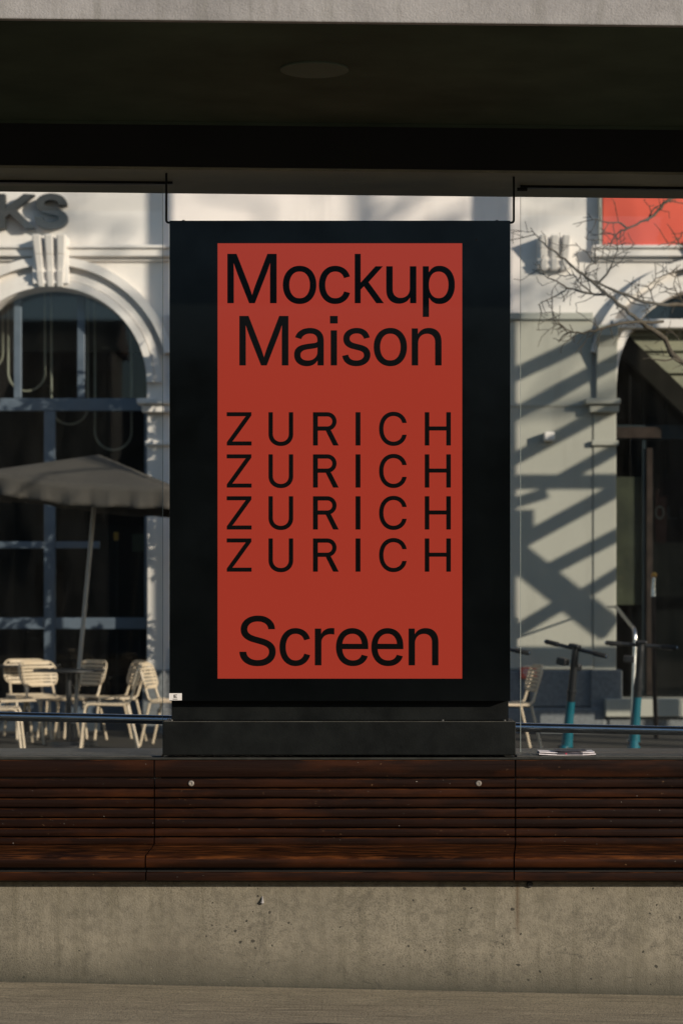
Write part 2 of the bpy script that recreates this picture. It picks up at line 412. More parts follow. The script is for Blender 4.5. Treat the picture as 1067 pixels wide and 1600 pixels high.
GLYPHS = {
    'M': ['601,0 601,5087 1516,5087 2803,1790 3034,1096 3216,488 3073,488 3401,1524 3523,1871 4763,5087 5678,5087 5678,0 5043,0 5043,3140 5070,4572 5128,4572 4897,3856 4697,3281 3418,0 2861,0 1687,2950 1449,3610 1120,4572 1188,4572 1202,4087 1219,2966 1219,0'],
    'o': ['2072,-82 1904,-75 1743,-55 1588,-20 1441,27 1301,89 1168,164 1043,251 927,349 821,458 725,578 637,709 560,850 493,1001 439,1160 396,1326 366,1501 347,1684 341,1874 347,2068 366,2254 396,2430 439,2599 493,2759 560,2911 637,3052 725,3183 821,3304 927,3413 1043,3511 1168,3598 1301,3674 1441,3735 1588,3783 1743,3817 1904,3837 2072,3844 2243,3837 2406,3817 2562,3783 2710,3735 2852,3674 2986,3598 3111,3511 3227,3413 3333,3304 3429,3183 3516,3052 3593,2911 3660,2759 3714,2599 3756,2430 3786,2254 3804,2068 3810,1874 3804,1684 3786,1501 3756,1326 3714,1160 3660,1001 3593,850 3516,709 3429,578 3333,458 3227,349 3111,251 2986,164 2852,89 2710,27 2562,-20 2406,-55 2243,-75', '2072,464 2312,486 2421,513 2522,551 2616,599 2702,659 2853,803 2918,885 3027,1071 3108,1283 3162,1510 3179,1628 3192,1874 3179,2123 3162,2242 3108,2471 3027,2686 2976,2783 2853,2957 2702,3102 2616,3162 2522,3211 2421,3249 2312,3276 2196,3293 2072,3298 1951,3293 1836,3276 1729,3249 1629,3211 1537,3162 1451,3102 1301,2957 1236,2874 1128,2687 1047,2473 993,2244 976,2125 963,1874 976,1628 993,1510 1047,1283 1128,1071 1236,885 1373,727 1451,659 1537,599 1629,551 1729,513 1836,486'],
    'c': ['2072,-82 1904,-75 1743,-55 1588,-20 1441,27 1301,89 1168,164 1043,251 927,349 821,458 725,578 637,709 560,850 493,1001 439,1160 396,1326 366,1501 347,1684 341,1874 347,2068 366,2254 396,2430 439,2599 493,2759 560,2911 637,3052 725,3183 821,3304 927,3413 1043,3511 1168,3598 1301,3674 1441,3735 1588,3783 1743,3817 1904,3837 2072,3844 2344,3826 2600,3771 2836,3681 3051,3559 3239,3405 3399,3220 3526,3006 3616,2769 3028,2619 2977,2762 2904,2892 2811,3007 2738,3075 2614,3164 2521,3211 2421,3249 2255,3286 2072,3298 1951,3293 1836,3276 1729,3249 1629,3211 1537,3162 1451,3102 1301,2957 1236,2874 1128,2687 1047,2473 993,2244 976,2125 966,2001 966,1750 993,1510 1047,1283 1084,1174 1179,975 1236,885 1373,727 1537,599 1629,551 1729,513 1836,486 2072,464 2258,477 2426,516 2576,577 2707,661 2821,764 2916,886 2990,1023 3042,1171 3629,1024 3539,779 3412,562 3252,373 3062,213 2846,86 2607,-7 2348,-63'],
    'k': ['1099,1366 1099,2117 1205,2117 2844,3793 3602,3793 1840,1994 1772,1994', '526,0 526,5087 1137,5087 1137,0', '2940,0 1478,1857 1912,2287 3721,0'],
    'u': ['1823,-51 1578,-34 1463,-12 1249,59 1055,165 968,231 889,307 750,485 691,587 599,819 544,1086 526,1390 526,3793 1137,3793 1137,1441 1143,1298 1163,1167 1195,1046 1240,936 1298,837 1369,749 1451,674 1542,612 1643,564 1753,529 1872,509 2001,502 2090,505 2260,531 2417,584 2560,662 2685,766 2739,827 2834,968 2872,1047 2928,1223 2957,1420 2960,3793 3571,3793 3571,0 2981,0 2981,918 3073,918 3009,751 2938,600 2858,466 2771,350 2675,251 2571,169 2460,102 2344,47 2222,4 2094,-27 1962,-45'],
    'p': ['526,-1427 526,3793 1120,3793 1120,3192 1181,3192 1372,3457 1519,3600 1714,3727 1875,3792 1967,3815 2175,3841 2446,3838 2595,3818 2738,3785 2874,3738 3005,3678 3129,3605 3246,3520 3354,3424 3453,3316 3543,3197 3625,3067 3698,2926 3760,2775 3811,2615 3851,2446 3880,2269 3897,2083 3897,1692 3880,1505 3852,1327 3812,1157 3761,997 3699,845 3627,703 3546,572 3456,453 3357,344 3249,247 3132,160 3008,86 2878,26 2741,-21 2598,-55 2449,-75 2294,-82 2076,-69 1887,-29 1726,38 1589,121 1474,213 1339,363 1181,587 1137,587 1137,-1427', '2202,468 2424,489 2622,551 2711,598 2794,656 2942,796 3006,877 3114,1062 3196,1276 3250,1509 3278,1762 3281,1895 3268,2152 3251,2274 3197,2504 3116,2714 3009,2896 2875,3049 2798,3114 2625,3216 2426,3278 2202,3298 1980,3278 1783,3219 1611,3121 1465,2987 1402,2909 1294,2730 1212,2521 1181,2408 1140,2163 1127,1895 1130,1757 1158,1497 1213,1260 1296,1047 1405,865 1469,785 1617,649 1700,593 1789,548 1984,488'],
    'a': ['1598,-85 1480,-82 1255,-52 1044,8 944,50 761,153 605,285 537,362 476,446 380,632 323,843 309,958 307,1185 318,1284 361,1460 432,1610 527,1736 582,1792 641,1843 775,1931 1002,2034 1167,2086 1429,2142 1694,2187 2405,2276 2523,2299 2653,2349 2710,2397 2730,2427 2752,2503 2745,2717 2694,2910 2634,3019 2555,3112 2456,3188 2398,3220 2270,3269 2198,3286 1956,3308 1785,3299 1630,3270 1492,3223 1370,3161 1265,3089 1176,3008 1072,2876 1000,2738 410,2912 457,3023 570,3222 707,3389 785,3460 953,3583 1135,3681 1231,3721 1431,3781 1735,3834 2009,3843 2309,3809 2471,3774 2630,3720 2783,3647 2929,3554 3060,3434 3173,3287 3267,3110 3303,3009 3350,2779 3366,2513 3366,0 2765,0 2765,519 2724,519 2641,384 2520,246 2417,157 2294,79 2153,10 1990,-43 1805,-75', '1704,454 1919,469 2018,487 2198,547 2279,587 2422,685 2485,740 2590,864 2671,1003 2725,1150 2742,1225 2755,1379 2755,1898 2696,1856 2633,1831 2463,1787 2156,1733 1683,1670 1408,1607 1281,1562 1170,1504 1075,1433 999,1348 947,1244 931,1184 918,1048 921,985 944,869 988,768 1019,722 1139,606 1297,522 1488,471'],
    's': ['1820,-82 1691,-79 1449,-53 1226,-1 1023,76 843,178 687,306 618,379 501,543 413,731 355,942 939,1065 1006,874 1107,720 1170,657 1241,603 1405,520 1498,491 1701,458 1940,459 2059,473 2270,529 2362,571 2445,623 2517,681 2621,809 2654,878 2674,951 2680,1028 2665,1152 2618,1262 2583,1311 2490,1399 2365,1471 2210,1528 1327,1745 1177,1797 1042,1857 921,1924 814,1999 722,2081 644,2171 581,2269 531,2374 496,2488 475,2609 468,2738 488,2948 513,3046 549,3140 650,3315 787,3469 867,3537 1048,3655 1259,3747 1372,3782 1612,3829 1739,3840 1998,3841 2232,3814 2443,3761 2628,3682 2790,3582 2929,3460 3044,3319 3138,3162 3240,2899 2680,2772 2621,2911 2537,3039 2426,3156 2359,3208 2282,3250 2098,3307 1991,3321 1764,3321 1660,3308 1471,3256 1387,3216 1241,3114 1185,3055 1142,2991 1111,2922 1092,2850 1090,2704 1124,2582 1154,2527 1239,2433 1295,2391 1436,2318 1614,2256 2460,2048 2746,1937 2866,1870 2972,1796 3062,1714 3139,1625 3201,1528 3249,1424 3284,1312 3305,1192 3312,1065 3291,850 3228,652 3124,471 3057,388 2899,240 2707,117 2483,20 2361,-17 2102,-66'],
    'n': ['1137,2267 1137,0 526,0 526,3793 1116,3793 1120,2875 1024,2875 1086,3041 1157,3190 1235,3322 1322,3438 1418,3538 1521,3621 1632,3689 1748,3745 1871,3788 1999,3819 2133,3838 2274,3844 2520,3827 2746,3774 2850,3734 2950,3686 3129,3562 3209,3487 3281,3403 3406,3208 3498,2976 3553,2708 3571,2404 3571,0 2960,0 2954,2495 2934,2626 2902,2747 2858,2857 2800,2956 2730,3044 2648,3119 2557,3181 2457,3229 2347,3264 2228,3284 2100,3291 1924,3278 1760,3239 1608,3173 1473,3083 1413,3028 1358,2967 1263,2827 1193,2663 1168,2573 1140,2375'],
    'Z': ['417,0 417,464 2786,3926 3118,4381 3407,4756 3479,4544 2959,4524 2437,4517 403,4517 403,5087 3967,5087 3967,4616 1687,1287 1398,885 973,331 901,543 1418,563 1934,570 3995,570 3995,0'],
    'U': ['2588,-82 2392,-75 2204,-56 2025,-23 1855,23 1693,82 1540,154 1396,237 1264,330 1143,433 1033,545 934,667 847,799 772,939 710,1085 662,1237 628,1395 608,1560 601,1731 601,5087 1243,5087 1243,1782 1261,1547 1284,1436 1357,1228 1465,1038 1531,953 1686,802 1871,679 2084,588 2200,557 2452,520 2588,516 2725,520 2978,557 3094,588 3307,679 3402,737 3571,874 3708,1038 3815,1228 3886,1436 3922,1663 3926,1782 3926,5087 4572,5087 4572,1731 4565,1560 4544,1395 4510,1237 4462,1085 4401,939 4326,799 4238,667 4140,545 4030,433 3909,330 3777,237 3634,154 3482,82 3320,23 3150,-23 2971,-56 2784,-75'],
    'R': ['601,0 601,5087 2549,5081 2728,5065 2896,5037 3052,4998 3197,4947 3330,4886 3453,4814 3565,4734 3666,4646 3756,4550 3835,4444 3904,4331 3962,4210 4046,3951 4072,3813 4094,3520 4072,3227 4046,3090 4009,2959 3962,2833 3904,2714 3835,2602 3756,2499 3666,2404 3564,2318 3329,2171 3195,2112 3050,2063 2893,2025 2726,1998 2548,1982 2359,1977 963,1977 963,2550 2463,2554 2694,2580 2891,2632 3055,2710 3190,2811 3246,2870 3296,2934 3372,3079 3401,3159 3439,3331 3449,3423 3449,3619 3423,3804 3372,3971 3295,4119 3190,4246 3126,4302 2975,4396 2794,4465 2690,4489 2457,4517 1246,4520 1246,0', '3530,0 2301,2291 3028,2291 4278,0'],
    'C': ['2673,-68 2458,-59 2250,-33 2051,11 1860,73 1677,152 1502,249 1338,363 1185,491 1045,634 917,792 800,965 696,1152 607,1353 533,1567 476,1792 435,2029 411,2279 403,2540 411,2803 435,3053 476,3291 533,3517 607,3730 696,3931 800,4119 917,4292 1045,4450 1185,4594 1338,4722 1502,4836 1677,4934 1860,5013 2051,5076 2250,5120 2458,5146 2673,5155 2926,5143 3048,5127 3287,5077 3402,5043 3623,4956 3728,4904 3927,4781 4020,4712 4193,4556 4272,4470 4346,4380 4478,4184 4587,3969 4632,3854 4703,3611 4729,3482 4083,3482 4007,3730 3936,3877 3800,4071 3634,4235 3442,4367 3229,4465 2997,4528 2837,4550 2673,4558 2520,4551 2372,4532 2230,4499 2093,4453 1961,4394 1835,4322 1716,4238 1605,4142 1503,4033 1410,3913 1326,3781 1250,3638 1184,3483 1130,3316 1088,3139 1058,2950 1040,2751 1034,2540 1059,2132 1089,1944 1131,1767 1185,1601 1251,1446 1328,1302 1413,1170 1506,1051 1609,943 1719,847 1839,763 1965,692 2096,633 2232,588 2374,555 2521,536 2673,529 2837,537 2997,560 3153,599 3302,653 3509,762 3634,853 3748,959 3848,1078 3936,1212 4007,1360 4083,1605 4729,1605 4704,1477 4634,1235 4590,1121 4481,906 4418,806 4275,620 4113,454 4024,379 3930,309 3732,186 3518,87 3406,46 3290,11 3051,-40 2928,-56'],
    'H': ['601,0 601,5087 1246,5087 1246,2888 3923,2888 3923,5087 4568,5087 4568,0 3923,0 3923,2318 1246,2318 1246,0'],
    'S': ['2236,-89 1884,-69 1719,-44 1563,-8 1415,37 1275,92 1023,229 912,310 811,399 720,496 638,601 568,713 508,832 460,956 423,1086 382,1366 1045,1366 1076,1181 1140,1018 1234,877 1356,759 1499,662 1664,587 1846,534 2036,502 2236,492 2460,504 2668,541 2859,603 3030,687 3175,792 3295,918 3384,1062 3415,1139 3451,1305 3455,1393 3440,1545 3395,1677 3361,1735 3320,1789 3220,1886 3031,2010 2801,2110 2541,2197 1634,2456 1448,2526 1277,2605 1123,2692 984,2788 862,2892 757,3005 671,3128 605,3262 557,3406 528,3560 519,3725 525,3865 545,4000 577,4128 621,4251 679,4367 749,4478 921,4677 1021,4764 1248,4915 1511,5032 1798,5111 1949,5136 2270,5155 2594,5135 2746,5111 2891,5076 3030,5031 3286,4913 3507,4764 3604,4679 3771,4486 3840,4380 3897,4270 3976,4034 3998,3909 4008,3779 3373,3779 3352,3902 3316,4015 3265,4119 3199,4213 3118,4298 3022,4374 2914,4438 2798,4491 2673,4532 2540,4562 2250,4585 2040,4573 1848,4537 1673,4478 1593,4440 1519,4397 1391,4299 1287,4182 1211,4051 1185,3982 1154,3834 1155,3672 1168,3594 1221,3454 1261,3392 1364,3284 1485,3192 1620,3114 1985,2974 2794,2750 3033,2668 3198,2601 3359,2521 3587,2376 3724,2260 3844,2127 3945,1975 3987,1892 4049,1707 4068,1606 4083,1386 4077,1250 4059,1118 4029,990 3986,867 3932,749 3865,635 3787,527 3698,428 3598,335 3487,251 3233,106 3091,46 2939,-2 2777,-40 2607,-67'],
    'r': ['526,0 526,3793 1116,3793 1116,3209 1154,3209 1242,3388 1300,3468 1441,3610 1615,3726 1808,3804 2019,3843 2155,3848 2434,3837 2434,3223 2188,3254 1982,3254 1816,3229 1663,3180 1523,3107 1402,3013 1301,2900 1221,2767 1167,2619 1150,2540 1137,2369 1137,0'],
    'e': ['2120,-82 1940,-75 1769,-55 1606,-20 1452,27 1306,89 1169,164 1042,251 924,349 817,458 720,577 633,708 557,848 491,999 437,1157 395,1323 365,1496 347,1678 341,1868 347,2058 365,2241 394,2417 435,2584 488,2745 553,2897 628,3040 714,3172 808,3294 913,3404 1027,3504 1151,3593 1283,3670 1422,3733 1569,3782 1723,3816 1884,3837 2052,3844 2257,3833 2459,3798 2658,3740 2755,3702 2849,3657 3027,3547 3192,3409 3269,3330 3341,3242 3467,3046 3522,2936 3614,2693 3649,2559 3696,2266 3711,1939 3711,1693 748,1693 748,2209 3380,2209 3097,2021 3083,2262 3044,2483 3014,2587 2934,2778 2829,2943 2700,3080 2545,3188 2459,3229 2267,3283 2163,3297 1940,3297 1732,3260 1547,3185 1463,3134 1385,3076 1247,2941 1188,2865 1089,2695 1049,2604 992,2413 974,2315 959,2110 963,1639 996,1387 1060,1163 1156,968 1279,803 1350,733 1427,670 1600,568 1795,499 2009,465 2271,468 2409,490 2537,527 2654,579 2760,646 2854,727 2936,823 3003,932 3056,1055 3650,908 3579,720 3532,632 3419,469 3277,321 3113,195 2927,89 2825,44 2608,-26 2373,-68'],
    'K': ['1045,1454 1045,2161 1449,2682 1866,3171 3636,5087 4483,5087 2311,2759 2277,2762', '601,0 601,5087 1246,5087 1239,2250 1246,1932 1246,0', '3721,0 1878,2591 2281,3093 4486,0'],
    'O': ['2670,-68 2455,-59 2249,-33 2051,11 1860,73 1678,152 1504,249 1340,363 1188,491 1047,634 919,792 803,965 698,1152 608,1353 534,1567 477,1792 436,2029 411,2279 403,2540 411,2803 436,3053 477,3291 534,3517 608,3730 698,3931 803,4119 919,4292 1047,4450 1188,4594 1340,4722 1504,4836 1678,4934 1860,5013 2051,5076 2249,5120 2455,5146 2670,5155 2884,5146 3091,5120 3289,5076 3479,5013 3662,4934 3836,4836 4000,4722 4152,4594 4292,4450 4419,4292 4535,4119 4638,3931 4727,3730 4800,3517 4857,3291 4898,3053 4922,2803 4930,2540 4922,2279 4898,2029 4857,1792 4800,1567 4727,1353 4638,1152 4535,965 4419,792 4292,634 4152,491 4000,363 3836,249 3662,152 3479,73 3289,11 3091,-33 2884,-59', '2670,529 2819,536 2963,555 3103,587 3238,632 3369,689 3494,760 3614,843 3724,938 3827,1045 3921,1165 4006,1297 4083,1441 4150,1596 4205,1763 4247,1941 4278,2130 4296,2329 4302,2540 4296,2753 4278,2954 4247,3144 4205,3323 4150,3490 4083,3646 4006,3790 3921,3922 3827,4042 3724,4149 3614,4244 3494,4327 3369,4398 3238,4455 3103,4500 2963,4532 2819,4551 2670,4558 2520,4551 2375,4532 2234,4500 2099,4455 1968,4397 1842,4326 1723,4242 1612,4147 1509,4039 1416,3919 1330,3787 1253,3643 1186,3487 1132,3320 1089,3142 1059,2952 1034,2540 1059,2130 1089,1941 1132,1764 1186,1598 1253,1442 1330,1299 1416,1167 1509,1048 1612,940 1723,845 1842,761 1968,690 2099,632 2234,587 2375,555 2520,536'],
    'L': ['601,0 601,5087 1246,5087 1246,570 3612,570 3612,0'],
}
def glyph_loops(ch, x0, x1, zb, cap, plane_fn=None):
    """outline of one letter stretched so its box spans x0..x1, its baseline at zb and its capital height is cap"""
    if ch == 'I': return [[(x0, zb), (x0, zb + cap), (x1, zb + cap), (x1, zb)]]
    if ch == 'i':
        w = (x1 - x0); a = x0 + w * .1; b = x1 - w * .1
        return [[(a, zb), (a, zb + cap * .706), (b, zb + cap * .706), (b, zb)],
                [(x0, zb + cap * .857), (x0, zb + cap), (x1, zb + cap), (x1, zb + cap * .857)]]
    if ch == 'R':
        w = x1 - x0; t_ = cap * .136; bx = w * .92; r_ = cap * .275; cb = bx - r_
        zt, zm = zb + cap, zb + cap - 2 * r_
        arc = lambda q: [(x0 + cb + q * math.cos(R(a)), zt - r_ + q * math.sin(R(a))) for a in range(90, -91, -10)]
        ri = r_ - cap * .118
        outer = [(x0, zt)] + arc(r_) + [(x0 + t_, zm), (x0 + t_, zb), (x0, zb)]
        inner = [(x0 + t_, zt - cap * .118)] + arc(ri) + [(x0 + t_, zm + cap * .118)]
        leg = [(x0 + w * .50, zm + .0004), (x0 + w * .50 + t_ * 1.12, zm + .0004), (x1, zb), (x1 - t_ * 1.15, zb)]
        return [outer, inner[::-1], leg]
    L = [[tuple(int(q) / 10000 for q in p.split(',')) for p in l.split()] for l in GLYPHS[ch]]
    a = min(p[0] for l in L for p in l); b = max(p[0] for l in L for p in l)
    sx = (x1 - x0) / (b - a); sz = cap / .5087
    return [[(x0 + (p[0] - a) * sx, zb + p[1] * sz) for p in l] for l in L]

# ------------------------------------------------------------------ ground
GS = .0206
def gz(x): return -GS * max(-4, min(4, x))
def structure(name, mb, mat, **kw): return tag(mb.build(name, mat, None, **kw), kind='structure')
g = MB(); g.box(-400, 400, -400, 400, -.6, -.20); structure('ground', g, 'soil')
g = MB()
xs = [-40, -4] + [i * .5 for i in range(-7, 8)] + [4, 40]
poly = [(x, gz(x)) for x in xs] + [(40, -.196), (-40, -.196)]
g.prism(poly, 'y', -15.8, 1.6); structure('platform', g, 'asphalt')
g = MB(); g.box(-200, 200, 1.75, 7.35, -.3, -.150); structure('road', g, 'road')
g = MB(); g.box(-200, 200, -40, -16, -.3, -.150); structure('street', g, 'road')
for a, b, nm in ((1.602, 1.75, 'kerb'), (7.35, 7.5, 'kerb'), (-15.99, -15.802, 'kerb')):
    g = MB()
    for i in range(-40, 41): g.box(i, i + .994, a, b, -.3, -.012 if a > 5 else -.09)
    structure(nm, g, 'kerb', bevel=.01)
g = MB(); g.box(-200, 200, 7.5, 30, -.3, .0); structure('pavement', g, 'pave')
g = MB()
for y in (3.1, 4.53): g.box(-150, 150, y, y + .06, -.149, -.143)
structure('tram_rails', g, 'steel')

# drain cover in the platform
d = thing('drain_cover', 'round cast iron drain cover in the asphalt at the bottom edge of the photo', 'drain cover', (-.07, -1.40, gz(-.07)))
c = MB(); c.lathe([(.001, -.03), (.315, -.03), (.315, .004), (.285, .004), (.285, .001), (.001, .001)], (-.07, -1.40, gz(-.07)), 48); c.build('rim', 'iron', d)
c = MB()
for k in range(22):
    a = 2 * math.pi * k / 22
    c.lathe([(.001, .0), (.014, .001), (.011, .007), (.001, .0075)], (-.07 + .262 * math.cos(a), -1.40 + .262 * math.sin(a), gz(-.07)), 10)
for r_ in (.07, .14, .20):
    c.lathe([(r_ - .018, .001), (r_ - .016, .006), (r_ + .016, .006), (r_ + .018, .001)], (-.07, -1.40, gz(-.07)), 40)
c.build('lid', 'iron', d)

# ------------------------------------------------------------------ concrete plinth under the bench
c = MB(); c.box(-3.2, 3.2, -.345, .22, -.25, .402)
pl = c.build('concrete_plinth', 'concrete', None, bevel=.006)
tag(pl, 'long stained concrete plinth under the wooden bench', 'plinth')
# knob stuck on the plinth, below the right joint
b_ = thing('anchor_bolt', 'round grey bolt head in the concrete just under the right bench joint', 'bolt', (X(827, -.345), -.345, Z(1382, -.345)))
c = MB(); c.lathe([(.001, -.012), (.008, -.011), (.0115, -.006), (.012, 0), (.001, .002)], (X(827, -.345), -.345, Z(1382, -.345)), 16, 'y'); c.build('bolt_head', 'iron', b_, smooth=True)
c = MB(); p = at(410, 1409, -.345)
c.tube([(p.x, -.345, p.z + .02), (p.x + .001, -.352, p.z + .006), (p.x, -.354, p.z - .002), (p.x - .001, -.350, p.z - .008)], [.0015, .004, .0065, .003], 8)
tag(c.build('concrete_drip', 'fascia', None, smooth=True), 'small teardrop lump on the concrete face below the middle bench', 'lump')

# ------------------------------------------------------------------ bench
JL = -.7105
def JR(y): return .6616 + (y + .03) * (.6616 - .627) / .40
rows = [(1187.2, 1214.6), (1217.2, 1230.4), (1232.8, 1245.8), (1248.2, 1261.4), (1263.8, 1276.8), (1279.2, 1292.4), (1294.8, 1306.6), (1309, 1319.6)]
def slat_profile(y0, y1, z0, z1, r=.0035):
    return [(y0 + r, z0), (y1 - r, z0), (y1, z0 + r), (y1, z1 - r), (y1 - r, z1), (y0 + r, z1), (y0 + r * .3, z1 - r * .35), (y0, z1 - r), (y0, z0 + r), (y0 + r * .3, z0 + r * .35)]
def bench_section(lo, hi, lab):
    xm = 0
    t = thing('slatted_bench', lab, 'bench', ((lo(-.2) + hi(-.2)) / 2, -.2, .40), 'dark stained slatted bench sections')
    def pr(mb, prof):
        mb.prism(prof, 'x', 0, 0, fa=lambda p: lo(p[0]), fb=lambda p: hi(p[0]))
    m = MB()
    for i, (a, b) in enumerate(rows):
        y = -.034 if i == 0 else -.030
        if i == len(rows) - 1: y = -.036
        j = rnd.uniform(-.0008, .0008)
        pr(m, slat_profile(y + j, y + .026, Z(b, y), Z(a, y), .004 if i else .006))
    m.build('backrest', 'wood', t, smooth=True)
    m = MB(); pr(m, [(-.006, .475), (.012, .475), (.012, .80), (-.006, .80)]); m.build('backing_board', 'wood_back', t)
    m = MB(); zt = .499
    ys = [-.037 - .0875 * k for k in range(5)]
    for k in range(4):
        pr(m, slat_profile(ys[k + 1] + .006, ys[k], zt - .028, zt + rnd.uniform(-.0006, .0006), .004))
    y0, y1 = -.445, -.380     # rounded nose
    nose = []
    for k in range(9):
        a = R(90 + 90 * k / 8); nose.append((y0 + .022 + .022 * math.cos(a), zt - .022 + .022 * math.sin(a)))
    nose += [(y0 + .002, zt - .034), (y0 + .010, zt - .043), (y1, zt - .043), (y1, zt)]
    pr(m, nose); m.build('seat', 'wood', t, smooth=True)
    m = MB(); pr(m, [(-.40, .40), (-.01, .40), (-.01, zt - .032), (-.40, zt - .032)]); m.build('support_frame', 'wood_back', t)
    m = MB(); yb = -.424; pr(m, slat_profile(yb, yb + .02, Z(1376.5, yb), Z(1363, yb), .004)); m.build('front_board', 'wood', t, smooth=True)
    return t
G = .0016
bl = bench_section(lambda y: -3.2, lambda y: JL - G * 2.0, 'left section of the dark slatted bench, up to the uneven joint')
bm_ = bench_section(lambda y: JL + G, lambda y: JR(y) - G * 1.6, 'middle section of the dark slatted bench, with two round bolts on its upper slat')
br = bench_section(lambda y: JR(y) + G * 1.6, lambda y: 3.2, 'right section of the dark slatted bench, below the folded magazine')
for px in (299, 747.5):
    p = at(px, 1224, -.03); m = MB()
    m.lathe([(.001, .004), (.0105, .004), (.0115, -.001), (.0095, -.0035), (.0055, -.004), (.005, -.0015), (.001, -.0012)], (p.x, p.y, p.z), 20, 'y')
    m.build('bolt', 'screw', bm_, smooth=True)

# ------------------------------------------------------------------ shelter
SR = .0103
def tilt(p): p.z -= SR * p.x; return p
def tiltr(p): p.z -= .0216 * p.x; return p
sh = thing('tram_shelter', 'tram stop shelter with a concrete edged flat roof and glass rear panes', 'shelter', (0, .2, .4))
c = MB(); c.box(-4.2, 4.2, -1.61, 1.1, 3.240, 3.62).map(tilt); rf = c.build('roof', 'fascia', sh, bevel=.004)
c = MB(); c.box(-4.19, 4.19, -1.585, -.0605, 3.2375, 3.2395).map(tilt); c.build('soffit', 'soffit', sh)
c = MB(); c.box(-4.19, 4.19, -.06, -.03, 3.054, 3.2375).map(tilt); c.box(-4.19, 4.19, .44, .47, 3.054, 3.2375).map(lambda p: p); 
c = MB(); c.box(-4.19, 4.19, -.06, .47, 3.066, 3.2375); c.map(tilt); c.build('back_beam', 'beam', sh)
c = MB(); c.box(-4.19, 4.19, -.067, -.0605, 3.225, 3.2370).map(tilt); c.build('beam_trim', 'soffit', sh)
def cover(a, b, z): m = MB(); m.box(a, b, -.058, .468, z, 3.0655).map(tilt); return m
for a, b in ((-4.18, X(259, .2)), (X(259, .2), X(804, .2)), (X(804, .2), 4.18)):
    cover(a + .0001, b - .0001, 3.056).build('beam_cover', 'lintel', sh)
GY = .21
for a, b in ((-4.18, X(270, GY)), (X(812, GY), 4.18)):
    m = MB(); m.box(a, b, GY - .012, GY + .016, 3.046, 3.0558).map(tilt); m.build('glass_channel', 'black', sh)
m = MB(); p = at(815, 296.5, GY); m.lathe([(.001, -.02), (.007, -.02), (.007, .02), (.001, .02)], (p.x, p.y - .01, p.z), 12, 'x'); m.build('channel_stop', 'black', sh)
p = at(491.5, 102.5, 0); yl = -.97
m = MB(); xl = X(491.5, yl); m.lathe([(.001, 3.2375), (.117, 3.2375), (.117, 3.232), (.108, 3.229), (.1, 3.2305), (.001, 3.2310)], (xl, yl, -SR * xl), 40)
m.build('downlight', 'lamp_disc', sh, smooth=True)
# glass panes, clear of the display
xl1, xr0 = X(254.3, GY), X(813.2, GY)
for a, b in ((-4.18, xl1), (xr0, 4.18)):
    m = MB(); m.box(a, b, GY, GY + .010, .822, 3.047); pn = m.build('glass_pane', 'glass', sh)
    e = xl1 if b == xl1 else xr0
    m = MB(); m.box(e - (.0 if b == xl1 else .0014), e + (.0014 if b == xl1 else 0), GY, GY + .010, .822, 3.047); m.build('pane_edge', 'glass_edge', pn)
# sill behind the bench
m = MB(); m.box(-3.2, X(252.5, -.02), -.012, .46, .72, .834); m.build('sill', 'sill', sh, bevel=.003)
m = MB(); m.box(X(807, -.02), 3.2, -.012, .46, .72, .834); m.build('sill', 'sill', sh, bevel=.003)
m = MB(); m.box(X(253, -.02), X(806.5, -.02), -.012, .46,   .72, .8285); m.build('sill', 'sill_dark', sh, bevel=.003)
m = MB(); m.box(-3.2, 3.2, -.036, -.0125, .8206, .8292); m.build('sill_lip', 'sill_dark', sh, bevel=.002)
m = MB(); m.box(-3.2, 3.2, .222, .46, -.25, .7195); m.build('rear_wall', 'fascia', sh)
# rail
zr = Z(1130.5, .30)
m = MB(); m.tube([(-3.3, .30, zr), (3.3, .30, zr)], .0185, 20).map(tiltr); m.build('handrail', 'steel', sh, smooth=True)
for x in (-2.4, 2.4):
    m = MB(); m.box(x - .07, x + .07, .28, .44, -.2, 3.06); m.build('column', 'charcoal', sh, bevel=.006)

# ------------------------------------------------------------------ display on its base
dp = thing('advertising_display', 'black framed upright display screen with black lettering on orange', 'display', (0, .05, .99))
x0, x1 = X(265, 0), X(797, 0); z0, z1 = Z(1095.5, 0), Z(344.5, 0)
m = MB(); m.box(x0, x1, .004, .115, z0, z1); m.build('cabinet', 'black', dp, bevel=.004)
sx0, sx1, sz0, sz1 = X(340, 0), X(722, 0), Z(1060.5, 0), Z(380, 0)
m = fill_mesh([[(x0 + .001, z0 + .001), (x1 - .001, z0 + .001), (x1 - .001, z1 - .001), (x0 + .001, z1 - .001)], [(sx0, sz0), (sx0, sz1), (sx1, sz1), (sx1, sz0)]], .0055)
m.map(lambda p: Vector((p.x, p.y - .002, p.z))).build('front_frame', 'bezel', dp)
m = MB(); m.box(sx0 + .0005, sx1 - .0005, .0, .0038, sz0 + .0005, sz1 - .0005); scn = m.build('screen', 'screen', dp)
k = 400 / 1067
def word(chars, boxes, ox, base, cap):
    L = []
    for ch, (a, b) in zip(chars, boxes): L.append(glyph_loops(ch, X(ox + a * k, 0), X(ox + b * k, 0), Z(base, 0), cap * 9 / FPX))
    return L
W = []
W.append(('Mockup', word('Mockup', [(69, 272), (300, 437), (450, 577), (599, 717), (730, 853), (882, 1013)], 330, 473.4, 76.3)))
W.append(('Maison', word('Maison', [(119, 321), (347, 468), (496, 526), (547, 662), (678, 814), (836, 958)], 330, 570.6, 76.5)))
for bl_ in (695.8, 761.6, 827.1, 893):
    W.append(('ZURICH', word('ZURICH', [(66, 168), (240, 341), (425, 530), (602, 621), (700, 813), (890, 997)], 330, bl_, 51.4)))
W.append(('Screen', word('Screen', [(119, 268), (286, 411), (433, 512), (521, 653), (668, 799), (823, 945)], 330, 1039.2, 76)))
